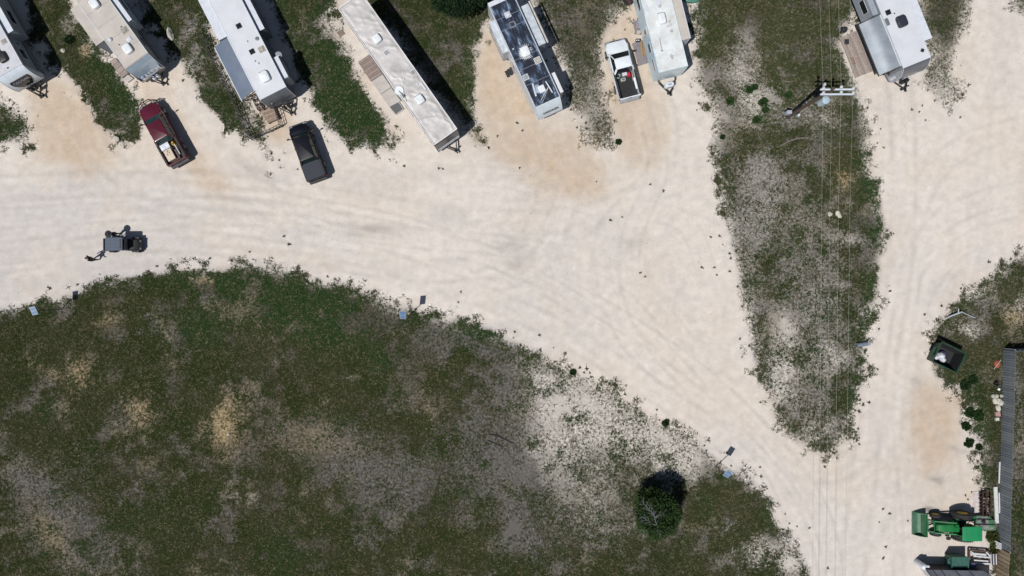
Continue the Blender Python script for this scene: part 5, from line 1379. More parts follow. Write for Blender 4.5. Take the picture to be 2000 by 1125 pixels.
MB().bar((-.48,.95,.7),(sx_+.1,sy_,.48),.06).rbox(sx_,sy_,.40,.52,.26,.36,.08,.03,.02).build('step', BSTEEL, T)
for s in (-1,1): MB().bar((s*.3,-.4,.6),(s*.42,-1.2,.45),.06).build('lift_arm', BSTEEL, T)

# rotary cutter hitched behind the tractor
rc = W(1922,1018,.45); RC = empty('rotary_cutter', (rc.x, rc.y, 0)); tag(RC, 'worn grey and green rotary cutter behind the tractor, against the white board', 'mower')
def RL(px, py, z): p = W(px, py, z)-Vector((rc.x, rc.y, 0)); return (p.x, p.y)
dk_ = [(1906,1008),(1929,1007),(1943,1019),(1943,1031),(1936,1036),(1906,1034)]
MB().quad([RL(x,y,.45) for x,y in dk_], .30, .45).build('cutter_deck', mat('worn_cutter_top', (.17,.18,.165), .6, var=.3, scale=2.2, col2=(.07,.085,.075)), RC)
MB().quad([RL(x,y,.46) for x,y in ((1930,1008.5),(1942,1019.5),(1942,1030),(1932,1030))], .452, .47).build('green_plate', mat('faded_green', (.05,.17,.08), .5, var=.2), RC)
for a, b in zip(dk_, dk_[1:]+dk_[:1]):
    A_, B_ = RL(*a,.40), RL(*b,.40); MB().bar((*A_,.36),(*B_,.36),.05,.26).build('deck_skirt', mat('faded_green', (.05,.17,.08)), RC)
for yy in (1014, 1024): A_, B_ = RL(1903,yy,.5), RL(1943,yy+1,.5); MB().bar((*A_,.52),(*B_,.52),.07,.06).build('hitch_beam', BSTEEL, RC)
A_ = RL(1922,1019,.6); MB().lathe([(.16,0),(.16,.16),(.08,.26)], 12, Matrix.Translation((*A_,.45))).build('gearbox', BSTEEL, RC, True)
# ------------------------------------------------------------------ decks, slabs and mats
def bil(q, u, v):
    a, b, c, d = [Vector(p[:2]) for p in q]
    return (a*(1-u)+b*u)*(1-v) + (d*(1-u)+c*u)*v
def boards(name, label, cat, qpx, z, n, m, th=.04, gap=.06, group=None, legs=True, mats=None):
    q = [W(x, y, z) for x, y in qpx]
    c = sum((Vector((p.x, p.y, 0)) for p in q), Vector())/4
    root = empty(name, c); tag(root, label, cat, group)
    q = [(p.x-c.x, p.y-c.y) for p in q]
    for k in range(n):
        v0, v1 = (k+gap/2)/n, (k+1-gap/2)/n
        pts = [bil(q, 0, v0), bil(q, 1, v0), bil(q, 1, v1), bil(q, 0, v1)]
        dz = random.uniform(-.004, .004)
        MB().quad([tuple(p) for p in pts], z-th+dz, z+dz).build('board', (mats[k % len(mats)] if mats else m), root)
    if legs:
        for v in (.08, .5, .92):
            a, b = bil(q, .02, v), bil(q, .98, v)
            MB().bar((a.x, a.y, z-th-.06), (b.x, b.y, z-th-.06), .05, .10).build('joist', m, root)
        for u in (.04, .96):
            for v in (.06, .94):
                p = bil(q, u, v); MB().box(p.x-.05, p.x+.05, p.y-.05, p.y+.05, -.03, z-th-.005).build('post', m, root)
    return root
def slab(name, label, cat, qpx, z0, z1, m, group=None):
    q = [W(x, y, z1) for x, y in qpx]
    c = sum((Vector((p.x, p.y, 0)) for p in q), Vector())/4
    o = MB().quad([(p.x-c.x, p.y-c.y) for p in q], z0, z1).build(name, m)
    bv = o.modifiers.new('edge', 'BEVEL'); bv.width = .015; bv.segments = 1
    o.location = c; tag(o, label, cat, group); return o
BR1 = mat('weathered_brown_board', (.23,.165,.125), .8, var=.15, scale=6)
BR2 = mat('weathered_brown_board_light', (.29,.215,.165), .8, var=.15, scale=6)
BRG = mat('pinkish_grey_board', (.30,.245,.215), .8, var=.12, scale=6)
BRG2 = mat('pinkish_grey_board_dark', (.25,.205,.185), .8, var=.12, scale=6)
CONC = mat('pale_concrete', (.42,.39,.36), .85, var=.06, scale=2)
boards('wooden_deck', 'narrow pinkish deck along the door side of the tan roofed trailer', 'deck', [(214,119),(224,112),(250,143),(238,153)][::1], .35, 4, BRG, mats=[BRG, BRG2])
slab('concrete_step', 'pale concrete step at the end of the narrow pinkish deck', 'step', [(236,153),(248,144),(260,153),(249,161)], 0, .18, CONC)
boards('wooden_ramp', 'brown board ramp leading down from the door of the long white roofed trailer', 'ramp', [(506,215),(531,204),(544,232),(524,241)], .45, 7, BR1, mats=[BR1, BR2])
rl = empty('stair_railing', W(500,198,0)); tag(rl, 'black metal stair railing beside the blue grey awning', 'railing')
o_ = W(500,198,0)
for (a, b) in (((488,184),(503,214)),((500,182),(513,212))):
    A_, B_ = W(*a, 1.0)-o_, W(*b, 1.0)-o_
    for z in (1.0, .55): MB().bar((A_.x,A_.y,z),(B_.x,B_.y,z),.06).build('rail', BSTEEL, rl)
    for t_ in (0,.33,.66,1.0):
        p = A_*(1-t_)+B_*t_; MB().bar((p.x,p.y,0),(p.x,p.y,1.0),.05).build('post', BSTEEL, rl)
for t_ in (.1,.4,.7,.95):
    a = (W(488,184,.4)*(1-t_)+W(503,214,.4)*t_)-o_; b = (W(500,182,.4)*(1-t_)+W(513,212,.4)*t_)-o_
    MB().bar((a.x,a.y,.45-.1*t_),(b.x,b.y,.45-.1*t_),.24,.04).build('step', BR1, rl)
# low pipe fence round the yard of the long white trailer
fl = [(402,72),(408,96),(419,118),(430,140),(441,161),(452,183),(463,205),(472,229),(482,252),(493,273),(513,265),(533,257),(552,248),(546,227),(539,207)]
fr0 = W(402,72,0); fe = empty('pipe_fence', fr0); tag(fe, 'low black pipe panel fence round the yard of the long white trailer', 'fence')
for k, (a, b) in enumerate(zip(fl[:-1], fl[1:])):
    A_, B_ = W(*a, 0)-fr0, W(*b, 0)-fr0; A_.z = B_.z = 0
    m_ = MB(); up = Vector((0,0,1))
    m_.bar(A_+up*.0, A_+up*1.0, .055).bar(A_+up*.98, B_+up*.98, .045).bar(A_+up*.55, B_+up*.55, .035).bar(A_+up*.15, B_+up*.15, .035)
    for t_ in (.35,.68):
        p = A_*(1-t_)+B_*t_; m_.bar(p+up*.15, p+up*.98, .028)
    m_.build('fence_panel', BSTEEL, fe)
for a in ((402,72),(418,66)): pass
boards('wooden_deck', 'brown plank deck at the middle of the long silvery roofed trailer', 'deck', [(699,121),(722,105),(747,144),(724,159)], .30, 9, BR1, mats=[BRG2, mat('mauve_board', (.22,.165,.14), .8, var=.1, scale=5)])
for (q, l) in (([(724,158),(746,143),(764,170),(743,184)], 'pale concrete slab next to the brown plank deck of the silvery trailer'), ([(743,185),(764,171),(783,197),(760,209)], 'second pale concrete slab, between the first slab and the dark mesh mat')):
    slab('concrete_slab', l, 'slab', q, -.02, .14, CONC, 'slabs along the silvery trailer')
mt_ = empty('mesh_mat', W(774,214,0)); tag(mt_, 'dark grey mesh door mat in a pale frame below the concrete slabs', 'mat')
q = [W(x,y,.12)-W(774,214,0) for x, y in ((760,208),(777,197),(788,213),(773,224))]
MB().quad([(p.x,p.y) for p in q], .0, .10).build('mat_surface', mat('mesh_grey', (.10,.105,.11), .8, var=.25, scale=30), mt_)
for a, b in zip(q, q[1:]+q[:1]): MB().bar((a.x,a.y,.11),(b.x,b.y,.11),.06,.05).build('frame_side', CONC, mt_)
slab('paver', 'single brown square paver lying in the sand left of the silvery trailer', 'paver', [(657,63),(667,57),(674,66),(664,72)], 0, .08, mat('brown_paver', (.20,.155,.12), .85))
boards('wooden_pallet', 'grey pallet platform with cushions, by the middle of the bluish trailer', 'pallet', [(1236,42),(1247,38),(1256,60),(1241,65)], .30, 6, mat('grey_pallet', (.20,.19,.20), .85, var=.15, scale=6))
e = empty('cushion', W(1246,50,.3)); tag(e, 'crumpled pale cushion on the grey pallet platform', 'cushion'); e.location.z = .31
MB().rbox(0,0,0,.16,.42,.62,.12,.06,.06).build('cushion_pad', mat('mauve_cloth', (.26,.23,.25), .9, var=.2, scale=6), e, True)
MB().rbox(.05,-.62,0,.18,.40,.36,.12,.06,.06).build('pillow', mat('beige_cloth', (.40,.35,.30), .9, var=.15, scale=6), e, True)
boards('wooden_deck', 'grey mat covered deck beside the door of the bluish trailer', 'deck', [(1235,84),(1262,76),(1272,121),(1247,129)], .26, 5, mat('grey_deck', (.20,.185,.195), .85, var=.1, scale=6))
boards('plank_walkway', 'three tan planks laid over the grey deck of the bluish trailer', 'walkway', [(1249,82),(1252,111),(1268,106),(1263,77)], .34, 3, mat('tan_plank', (.27,.19,.11), .8, var=.1, scale=5), legs=False, gap=.14)
e = empty('camp_stove', W(1245,80,.27)); e.location.z = .27; tag(e, 'small black stove with pale knobs at the upper edge of the grey deck', 'stove')
MB().box(-.18,.18,-.12,.12,0,.25).build('stove_body', BLK, e)
for x in (-.08,.08): MB().lathe([(.07,0),(.08,.02),(.05,.03)],10,Matrix.Translation((x,0,.251))).build('burner', STEEL, e)
for (q, l) in (([(1640,74),(1656,113),(1709,92),(1692,53)], 'upper half of the pinkish grey deck under the silver awning'), ([(1656,114),(1671,152),(1726,131),(1709,93)], 'lower half of the pinkish grey deck under the silver awning')):
    boards('wooden_deck', l, 'deck', q, .28, 13, BRG, mats=[BRG, BRG2, mat('pale_board', (.33,.28,.245), .8, var=.1, scale=6)], gap=.05, group='deck sections under the silver awning')
slab('door_mat', 'small tan mat on the lower deck section by the silver awning', 'mat', [(1661,113),(1667,111),(1672,125),(1666,127)], .285, .30, mat('tan_mat', (.22,.15,.11), .9))
e = empty('wire_basket', W(1653,82,.3)); e.location.z = .285; tag(e, 'small dark wire basket on the upper deck section', 'basket')
MB().box(-.16,.16,-.22,.22,0,.03).build('basket_base', DGREYW, e)
for x in (-.15,-.05,.05,.15): MB().box(x-.012,x+.012,-.22,.22,.035,.16).build('wire', BLK, e)
g_ = empty('barbecue_grill', W(1646,60,.5)); g_.location.z = 0; tag(g_, 'black barbecue grill standing in the grass above the pinkish deck', 'grill')
MB().rbox(0,0,.55,.85,.50,.42,.1,.08,.06).build('grill_body', BLK, g_, True)
MB().rbox(0,.02,.86,1.0,.46,.38,.1,.08,.08).build('lid', BSTEEL, g_, True)
MB().box(-.48,-.28,-.14,.14,.72,.75).build('side_shelf', STEEL, g_)
for x in (-.2,.2):
    for y in (-.15,.15): MB().bar((x,y,0),(x*.9,y*.9,.56),.03).build('leg', BSTEEL, g_)

# ------------------------------------------------------------------ utility pole and wires
PW = mat('creosote_pole', (.085,.060,.045), .85, var=.2, scale=3, bump=.4)
pb = W(1538,229,0); pz = 8.9
P = empty('utility_pole', (pb.x, pb.y, 0)); tag(P, 'brown wooden utility pole with two pale crossarms and a grey transformer', 'utility pole')
MB().tube((0,0,-.05),(0.02,.02,pz),.165,.11,n=14).build('pole', PW, P, True)
def LP(px, py, z): return W(px, py, z)-Vector((pb.x, pb.y, 0))
ARM = mat('pale_crossarm', (.55,.60,.66), .6, var=.06)
INS = mat('porcelain', (.48,.50,.52), .25, coat=.4)
for py in (175.0, 184.5):
    a, b = LP(1602,py,8.5), LP(1667.5,py-.2,8.5)
    MB().bar(a, b, .115, .12).build('crossarm', ARM, P)
for (px, py) in ((1608,181.5),(1642.5,180),(1666,181.5),(1608,173),(1643,170),(1666,173)):
    p = LP(px, py, 8.6)
    i_ = MB().lathe([(.05,0),(.10,.03),(.07,.06),(.12,.10),(.08,.14),(.10,.18),(.04,.22)], 12, Matrix.Translation((p.x,p.y,8.56))).build('insulator', INS, P, True)
for (a, b) in (((1622,175,8.5),(1633,184.5,8.5)),((1640,175,8.5),(1640,184.5,8.5))): MB().bar(LP(*a), LP(*b), .08, .05).build('crossarm_brace', BSTEEL, P)
tp = LP(1614.2,194.6,7.75)
tr = MB().lathe([(.20,0),(.29,.04),(.29,.92),(.31,.94),(.31,.97),(.24,1.02),(.05,1.05)], 22, Matrix.Translation((tp.x,tp.y,6.72))).build('transformer', mat('transformer_grey', (.36,.45,.52), .45, var=.04), P, True)
MB().lathe([(.05,0),(.08,.05),(.05,.1),(.07,.15),(.03,.22)], 10, Matrix.Translation((tp.x-.1,tp.y+.08,7.76))).build('bushing', INS, tr, True)
MB().bar((0,0,7.2),(tp.x,tp.y,7.2),.10,.3).build('transformer_bracket', STEEL, P)
cut = LP(1609,166,8.5); c2_ = LP(1608,175,8.5)
MB().bar((cut.x,cut.y,8.55),(c2_.x,c2_.y,8.5),.10,.08).rbox(cut.x,cut.y,8.45,8.75,.16,.22,.04,.03,.02).build('fuse_cutout', INS, P)
MB().tube((.20,.04,.1),(.16,.04,6.9),.035,n=8).build('conduit', STEEL, P)
mb_ = LP(1541.5,219,1.7)
MB().rbox(mb_.x,mb_.y,1.15,1.80,.42,.30,.04,.02,.02).build('meter_box', mat('meter_grey', (.36,.39,.45), .45), P, True)
MB().bar((mb_.x,mb_.y,1.4),(0,0,1.4),.06).bar((mb_.x,mb_.y,0),(mb_.x,mb_.y,1.16),.06).build('meter_bracket', STEEL, P)
MB().rbox(.42,-.16,1.2,1.5,.18,.22,.03,.02,.02).build('service_box', WHITE, P, True)
WIRE = mat('aluminium_wire', (.32,.35,.28), .6, metal=.1)
wx_ = [[(1590,-900),(1601,0),(1608,178),(1605,400),(1602,780),(1598,1125),(1590,2400)], [(1606,-900),(1619,0),(1624.5,190),(1621,400),(1617,780),(1612,1125),(1600,2400)], [(1622,-900),(1637.5,0),(1643,172),(1637.5,400),(1635,680),(1630,1125),(1618,2400)], [(1646,-900),(1660.5,0),(1666,176),(1660,400),(1657,680),(1651,1125),(1636,2400)]]
wl = ['leftmost', 'second from the left', 'third from the left', 'rightmost']
for k, pts in enumerate(wx_):
    z_ = 8.75 if k != 1 else 8.1
    P3 = []
    for (a, b) in zip(pts[:-1], pts[1:]):
        for t_ in np.linspace(0, 1, 7)[:-1]:
            x_, y_ = a[0]+(b[0]-a[0])*t_, a[1]+(b[1]-a[1])*t_
            P3.append(W(x_, y_, z_))
    o = MB().path(P3, .0075, 5).build('power_line', WIRE)
    tag(o, 'long overhead wire above the weedy wedge, %s of the four' % wl[k], 'power line', 'overhead wires on the utility pole')

# ------------------------------------------------------------------ solar lights
def solar(label, base, top, z, rot, tilt=.5):
    b = W(*base, 0); t = W(*top, z); e = empty('solar_light', (b.x, b.y, 0)); tag(e, label, 'solar light', 'solar lights along the field edge')
    d = Vector((t.x-b.x, t.y-b.y, 0))
    MB().tube((0,0,0),(0,0,z-.25),.038,.032,n=8).build('pole', BSTEEL, e, True)
    MB().bar((0,0,z-.28),(d.x*.8,d.y*.8,z-.12),.04).build('arm', BSTEEL, e)
    M = Matrix.Translation((d.x, d.y, z)) @ Matrix.Rotation(rot,4,'Z') @ Matrix.Rotation(tilt,4,'X')
    q = MB(); q.add([M @ Vector((x*.24,y*.36,zz*.02)) for zz in (-1,1) for x,y in ((-1,-1),(1,-1),(1,1),(-1,1))], [(0,3,2,1),(4,5,6,7),(0,1,5,4),(1,2,6,5),(2,3,7,6),(3,0,4,7)])
    pn = q.build('solar_panel', mat('panel_frame', (.30,.36,.42), .4), e)
    for yy in (-.18, .16):
        q = MB(); q.add([M @ Vector((x*.21,yy+y*.15,.022+zz*.004)) for zz in (0,1) for x,y in ((-1,-1),(1,-1),(1,1),(-1,1))], [(0,3,2,1),(4,5,6,7),(0,1,5,4),(1,2,6,5),(2,3,7,6),(3,0,4,7)])
        q.build('solar_cell', mat('solar_blue', (.10,.17,.30), .3, var=.05, spec=.7), pn)
    M2 = Matrix.Translation((d.x*.75, d.y*.75, z-.16)) @ Matrix.Rotation(rot,4,'Z')
    q = MB(); q.add([M2 @ Vector((x*.10,y*.2,zz*.03)) for zz in (-1,1) for x,y in ((-1,-1),(1,-1),(1,1),(-1,1))], [(0,3,2,1),(4,5,6,7),(0,1,5,4),(1,2,6,5),(2,3,7,6),(3,0,4,7)])
    q.build('lamp_head', BLK, e)
solar('solar light on a black pole at the far left edge of the field', (120,604), (66,607), 3.45, math.radians(12), .35)
solar('solar light at the field edge below the middle of the open gravel', (798,617), (786.5,615), 3.3, math.radians(5), .5)
solar('solar light by the lone dark tree at the lower field edge', (1398,911), (1421.5,925.5), 3.2, math.radians(-30), .5)

# ------------------------------------------------------------------ dumpsters
DG = mat('dumpster_green', (.012,.055,.028), .5, var=.2, scale=3)
DGI = mat('dumpster_inside', (.012,.014,.015), .7)
def dumpster(name, label, cx, cy, z, rz, lx_, ly_, h, open_=True, m=DG):
    c = W(cx, cy, z); e = empty(name, (c.x, c.y, 0), rz); tag(e, label, 'dumpster', None)
    a, b = lx_/2, ly_/2; t = .05; k = .86
    def wall(p0, p1, i0, i1, nm):
        o = MB().add([p0,p1,(p1[0],p1[1],.12),(p0[0],p0[1],.12)] if False else [], [])
    def panel(x0, y0, x1, y1):
        n_ = Vector((y1-y0, -(x1-x0), 0)).normalized()*t
        v = [(x0*k,y0*k,.12),(x1*k,y1*k,.12),(x1,y1,h),(x0,y0,h)]
        v2 = [(p[0]-n_.x,p[1]-n_.y,p[2]) for p in v]
        return MB().add(v+v2, [(0,1,2,3),(4,7,6,5),(0,4,5,1),(1,5,6,2),(2,6,7,3),(3,7,4,0)])
    for (x0,y0,x1,y1) in ((-a,-b,a,-b),(a,-b,a,b),(a,b,-a,b),(-a,b,-a,-b)):
        o = panel(x0,y0,x1,y1).build('side_wall', m, e)
        MB().bar((x0,y0,h),(x1,y1,h),.07,.06).build('rim', m, o)
        for q in (.33,.66):
            x = x0+(x1-x0)*q; y = y0+(y1-y0)*q
            MB().bar((x*k*1.005,y*k*1.005,.14),(x*1.005,y*1.005,h-.03),.06).build('rib', m, o)
    for (x0,y0,x1,y1) in ((-a,-b,a,-b),(a,-b,a,b),(a,b,-a,b),(-a,b,-a,-b)):
        if not open_: continue
        f0, f1 = .95, .88*k
        v = [(x0*f0*k,y0*f0*k,.17),(x1*f0*k,y1*f0*k,.17),(x1*.955,y1*.955,h-.04),(x0*.955,y0*.955,h-.04)]
        v2 = [(p[0]*.985,p[1]*.985,p[2]) for p in v]
        MB().add(v+v2, [(0,1,2,3),(4,7,6,5),(0,4,5,1),(1,5,6,2),(2,6,7,3),(3,7,4,0)]).build('inner_wall', DGI, e)
    MB().box(-a*k,a*k,-b*k,b*k,.10,.16).build('floor', DGI, e)
    for s in (-1,1): MB().box(*sorted((s*(a*.95),s*(a+.10))),-.35,.35,.75,.88).build('fork_pocket', m, e)
    return e, a, b
e, a_, b_ = dumpster('dumpster', 'open dark green dumpster with white trash inside, at the right edge of the road', 1853, 698, 1.25, math.radians(-26), 2.3, 1.85, 1.35)
for s in (-1, 1):
    MB().add([], []).bar((s*a_*.5, b_+.04, 1.38), (s*a_*.5, b_+.30, .50), a_*.95, .03).build('lid', mat('black_lid', (.012,.012,.014), .5), e)
te = empty('trash_bag', e.matrix_basis @ Vector((-.25,-.05,.16))); tag(te, 'pile of white and purple trash bags inside the open dumpster', 'trash')
te.rotation_euler.z = math.radians(-26)
for (x, y, r_, c_) in ((0,0,.34,WHITE),(.35,-.2,.26,WHITE),(-.35,-.3,.28,WHITE),(.12,.25,.24,mat('purple_bag', (.10,.09,.25), .5)),(.30,.12,.2,mat('dark_blue_bag', (.03,.03,.12), .5)),(-.15,.25,.16,BLK)):
    rr_ = [[(x+r_*kk*math.cos(t)*(1+.16*random.random()), y+r_*kk*math.sin(t)*(1+.16*random.random()), z_*r_*2.2) for t in np.linspace(0,2*PI,10)[:-1]] for kk, z_ in ((.6,0),(1,.25),(.95,.6),(.6,.9),(.2,1.05))]
    MB().loft(rr_).build('bag', c_, te, True)
DG2 = mat('bin_teal_green', (.035,.11,.085), .5, var=.1, scale=3)
e, a_, b_ = dumpster('dumpster', 'closed teal green dumpster with a ribbed lid behind the grey shed', 1876, 1103, 1.3, 0, 1.42, 1.25, 1.25, False, m=DG2)
lid = MB().box(-a_-.02,a_+.02,-.08,b_+.04,1.29,1.33).build('lid', DG2, e)
for k in range(10): x = -a_+.07+k*(2*a_-.14)/9; MB().box(x-.022,x+.022,-.06,b_+.02,1.331,1.36).build('lid_rib', DG2, lid)
MB().add([(-a_,-.08,1.3),(a_,-.08,1.3),(a_,-b_-.02,1.0),(-a_,-b_-.02,1.0),(-a_,-.08,1.26),(a_,-.08,1.26),(a_,-b_-.02,.96),(-a_,-b_-.02,.96)],[(0,1,2,3),(4,7,6,5),(0,4,5,1),(1,5,6,2),(2,6,7,3),(3,7,4,0)]).build('front_lid', mat('dark_teal', (.008,.03,.028), .5), e)

# ------------------------------------------------------------------ plank fences at the right
GB = [mat('silver_grey_board_%d' % k, c, .8, var=.12, scale=5) for k, c in enumerate([(.17,.19,.21),(.135,.155,.175),(.20,.215,.23),(.15,.175,.20)])]
TB = [mat('tan_fence_board_%d' % k, c, .8, var=.12, scale=5) for k, c in enumerate([(.30,.225,.15),(.25,.185,.125),(.34,.26,.18)])]
def plank_fence(name, label, pts, pitch, h, mats, cat='fence'):
    o0 = W(*pts[0], 0); e = empty(name, o0); tag(e, label, cat, None)
    P_ = [W(*p, 0)-o0 for p in pts]
    mesh_ = [MB().box(-.5,.5,-.011,.011,0,h).mesh('board', m) for m in mats]
    for A_, B_ in zip(P_[:-1], P_[1:]):
        d = B_-A_; L_ = d.length; n = max(1, int(round(L_/pitch))); ang = math.atan2(d.y, d.x)
        for k in range(n):
            p = A_+d*((k+.5)/n)
            inst('board', mesh_[random.randrange(len(mesh_))], e, (p.x, p.y, random.uniform(-.02,.02)), (random.uniform(-.02,.02), 0, ang+random.uniform(-.02,.02)), (L_/n*.86, 1, 1))
        nn = d.normalized(); off = Vector((-nn.y, nn.x, 0))*-.0
        side = Vector((nn.y, -nn.x, 0))*(.05)
        for z in (.35, 1.2): MB().bar(A_-side+Vector((0,0,z)), B_-side+Vector((0,0,z)), .05, .09).build('rail', mats[0], e)
        m_ = max(1, int(L_/2.4))
        for k in range(m_+1):
            p = A_+d*(k/m_)-side*2.3; MB().box(p.x-.05,p.x+.05,p.y-.05,p.y+.05,-.05,h-.08).build('post', mats[0], e)
    return e
plank_fence('plank_fence', 'long silver grey plank fence at the right edge of the photo', [(1959.5,683),(1956,830),(1951,1000),(1948.5,1066)], .22, 1.52, GB)
plank_fence('plank_fence', 'tan plank fence at the lower right corner, newer than the grey one', [(1948,1068),(1944,1130),(1938,1240)], .36, 1.55, TB)
plank_fence('plank_fence', 'short grey plank fence turning right at the top of the long grey fence', [(1961,683),(2010,680),(2120,676)], .22, 1.50, GB)

# ------------------------------------------------------------------ stones
STM = [mat('limestone_%d' % k, c, .9, var=.12, scale=4, bump=.5, bscale=8) for k, c in enumerate([(.42,.40,.35),(.50,.47,.40),(.36,.33,.30)])]
import bmesh
def rock(name, label, px, py, sx, sy, sz, m, rz=0, grp=None, cat='rock', seed=1):
    r = random.Random(seed)
    bm = bmesh.new(); bmesh.ops.create_icosphere(bm, subdivisions=2, radius=1)
    ph = [r.random()*6 for _ in range(6)]
    for v in bm.verts:
        c = v.co
        k = 1+.16*math.sin(c.x*3+ph[0])+.14*math.sin(c.y*3.5+ph[1])+.12*math.sin(c.z*4+ph[2])+r.uniform(-.06,.06)
        v.co = Vector((c.x*k*sx/2, c.y*k*sy/2, max(c.z*k, -.5)*sz))
    me = bpy.data.meshes.new(name); bm.to_mesh(me); bm.free(); me.materials.append(m)
    o = bpy.data.objects.new(name, me); COL.objects.link(o); p = W(px, py, 0); o.location = (p.x, p.y, sz*.35); o.rotation_euler.z = rz
    return tag(o, label, cat, grp)
RK = [('large pale boulder with a dark cleft, right of the tan roofed trailer',333,67,.62,1.05,.30,0,.3),
 ('small pale rock in the grass between the two left trailers',124,99,.45,.38,.18,1,.4),
 ('tan rock at the tip of the grass strip left of the red pickup',229,272,.62,.50,.22,1,.1),
 ('flat tan rock in the small grass patch at the left photo edge',38,269,.42,.34,.12,2,.1),
 ('pale broken stone in the tan bare patch of the field',447,848,.34,.26,.10,1,.8),
 ('cream stone between the two right power lines',1637,419,.50,.62,.16,1,.6),
 ('smaller cream stone left of the cream stone under the wires',1621,418,.40,.44,.14,1,.1),
 ('white rock at the field edge right of the middle solar light',867,622,.30,.30,.08,1,.4)]
for k, (l, x, y, a, b, c, m, rz) in enumerate(RK): rock('rock', l, x, y, a, b, c, STM[m], rz, None, 'rock', k+3)
pile = [(1939,773,.42,.40),(1945,774,.40,.36),(1955,773,.30,.32),(1941,781,.46,.40),(1948,780,.36,.28),(1942,786,.40,.30),(1951,786,.62,.52),(1948,797,.60,.46)]
nm_ = ['topmost left','upper middle','upper right','left middle','small central','lower left','large lower right','lowest']
for k, (x, y, a, b) in enumerate(pile): rock('rock', '%s stone of the pale stone pile against the grey fence' % nm_[k], x, y, a, b, .20, STM[k % 2], k*.7, 'stones piled against the grey fence', 'rock', k+30)
slab('concrete_block', 'pink concrete block below the stone pile by the fence', 'block', [(1944.5,804.5),(1954,804.5),(1955,813.5),(1945.5,813.5)], 0, .20, mat('pink_block', (.38,.22,.20), .85))
slab('concrete_block', 'white concrete block below the pink one by the fence', 'block', [(1945,816),(1952,815.5),(1952,822),(1945,822)], 0, .20, mat('white_block', (.50,.50,.47), .85))
slab('paper_sheet', 'bright white sheet lying above the stone pile by the fence', 'sheet', [(1948,761),(1951,757.5),(1955,760),(1952,763.5)], .05, .10, mat('white_paper', (.75,.75,.78), .7))
e = empty('bucket', W(1943,749,0)); tag(e, 'black bucket in the weeds above the white sheet', 'bucket')
MB().lathe([(.14,0),(.18,.34),(.16,.34),(.13,.04)], 14).build('bucket_body', BLK, e, True)
MB().path([(.17*math.cos(t),.02,.34+.12*math.sin(t)) for t in np.linspace(0,PI,9)], .008, 5).build('handle', STEEL, e)
e = empty('orange_tarp', W(1947,711,0)); tag(e, 'rust orange cloth with a pale stick in the weeds near the grey fence', 'cloth')
MB().loft([[(.26*kk*math.cos(t)*(1+.3*random.random()), .34*kk*math.sin(t)*(1+.2*random.random()), z_) for t in np.linspace(0,2*PI,10)[:-1]] for kk, z_ in ((1,.0),(.85,.12),(.45,.2))]).build('cloth_body', mat('rust_orange', (.30,.075,.035), .8), e, True)
MB().bar((-.34,-.45,.10),(.10,.42,.38),.035).build('stick', CONC, e)
# long white boards along the fence foot
WB = mat('white_washed_board', (.52,.52,.53), .8, var=.10, scale=4)
for (a, b, w_, l) in (((1952.5,902),(1951,944),.11,'thin white post lying along the foot of the grey fence'),((1944,951),(1947,1022),.32,'wide white washed board lying beside the harrow'),((1951,962),(1952,1002),.10,'narrow white batten between the wide white board and the fence')):
    A_, B_ = W(*a, .12), W(*b, .12); c = (A_+B_)/2; o = MB().bar(A_-c, B_-c, w_, .08).build('white_board', WB); o.location = c; tag(o, l, 'board', 'white boards along the fence foot')
boards('white_pallet', 'white slatted pallet leaning at the foot of the fence corner', 'pallet', [(1944,1056),(1969,1067),(1971,1080),(1947,1071)], .5, 5, WB, gap=.35)
# disc harrow
p = W(1921,981,0); e = empty('disc_harrow', p); tag(e, 'rusty dark disc harrow standing beside the tractor wheel', 'harrow')
RU = mat('rusty_iron', (.055,.022,.022), .75, var=.25, scale=8)
for x in (-.36, -.05, .36): MB().bar((x,-1.05,.45),(x,1.05,.45),.07).build('frame_beam', RU, e)
for y in (-1.05,-.35,.35,1.05): MB().bar((-.38,y,.46),(.38,y,.46),.06).build('cross_beam', RU, e)
for k in range(7):
    y = -.95+k*.315; M = Matrix.Translation((-.28,y,.26)) @ Matrix.Rotation(PI/2,4,'X') @ Matrix.Rotation(.25,4,'Y')
    MB().lathe([(.03,-.04),(.16,-.02),(.27,.05),(.25,.055),(.12,-.005)], 14, M).build('disc', RU, e, True)
for k in range(5):
    y = -.8+k*.4; MB().bar((.36,y,.45),(.40,y+.06,.02),.05).build('tine', RU, e)
slab('concrete_slab', 'pinkish white slab on the ground left of the rusty harrow', 'slab', [(1902,960),(1911.5,959),(1911.5,1004),(1902,1004)], 0, .05, mat('pinkish_slab', (.50,.45,.44), .85))
# lumber
e = empty('lumber_stack', W(1920,1088,0)); tag(e, 'stack of white and brown planks on a brown frame beside the teal dumpster', 'lumber')
def LL(px, py, z): return W(px, py, z)-W(1920,1088,0)
for (a, b) in (((1893,1074),(1893,1102)),((1893,1074),(1930,1077)),((1893,1102),(1935,1101)),((1930,1077),(1933,1101)),((1910,1075),(1912,1101))):
    MB().bar(LL(*a,.35), LL(*b,.35), .12, .14).build('frame_beam', mat('old_timber', (.10,.065,.05), .85), e)
for (a, b, w_) in (((1899,1081),(1926,1084),.16),((1901,1086),(1934,1089),.13),((1902,1094),(1930,1096),.11),((1901,1100),(1934,1101.5),.14),((1898,1078),(1906,1086),.10),((1926,1078),(1934,1087),.12)):
    MB().bar(LL(*a,.50), LL(*b,.52), w_, .05).build('plank', WB, e)
for k in range(6):
    x = 1935+k*2.6; MB().bar(LL(x,1082,.45), LL(x+.6,1103,.45), .07, .06).build('slat', WB if k % 2 == 0 else mat('dark_slat', (.05,.045,.06), .8), e)
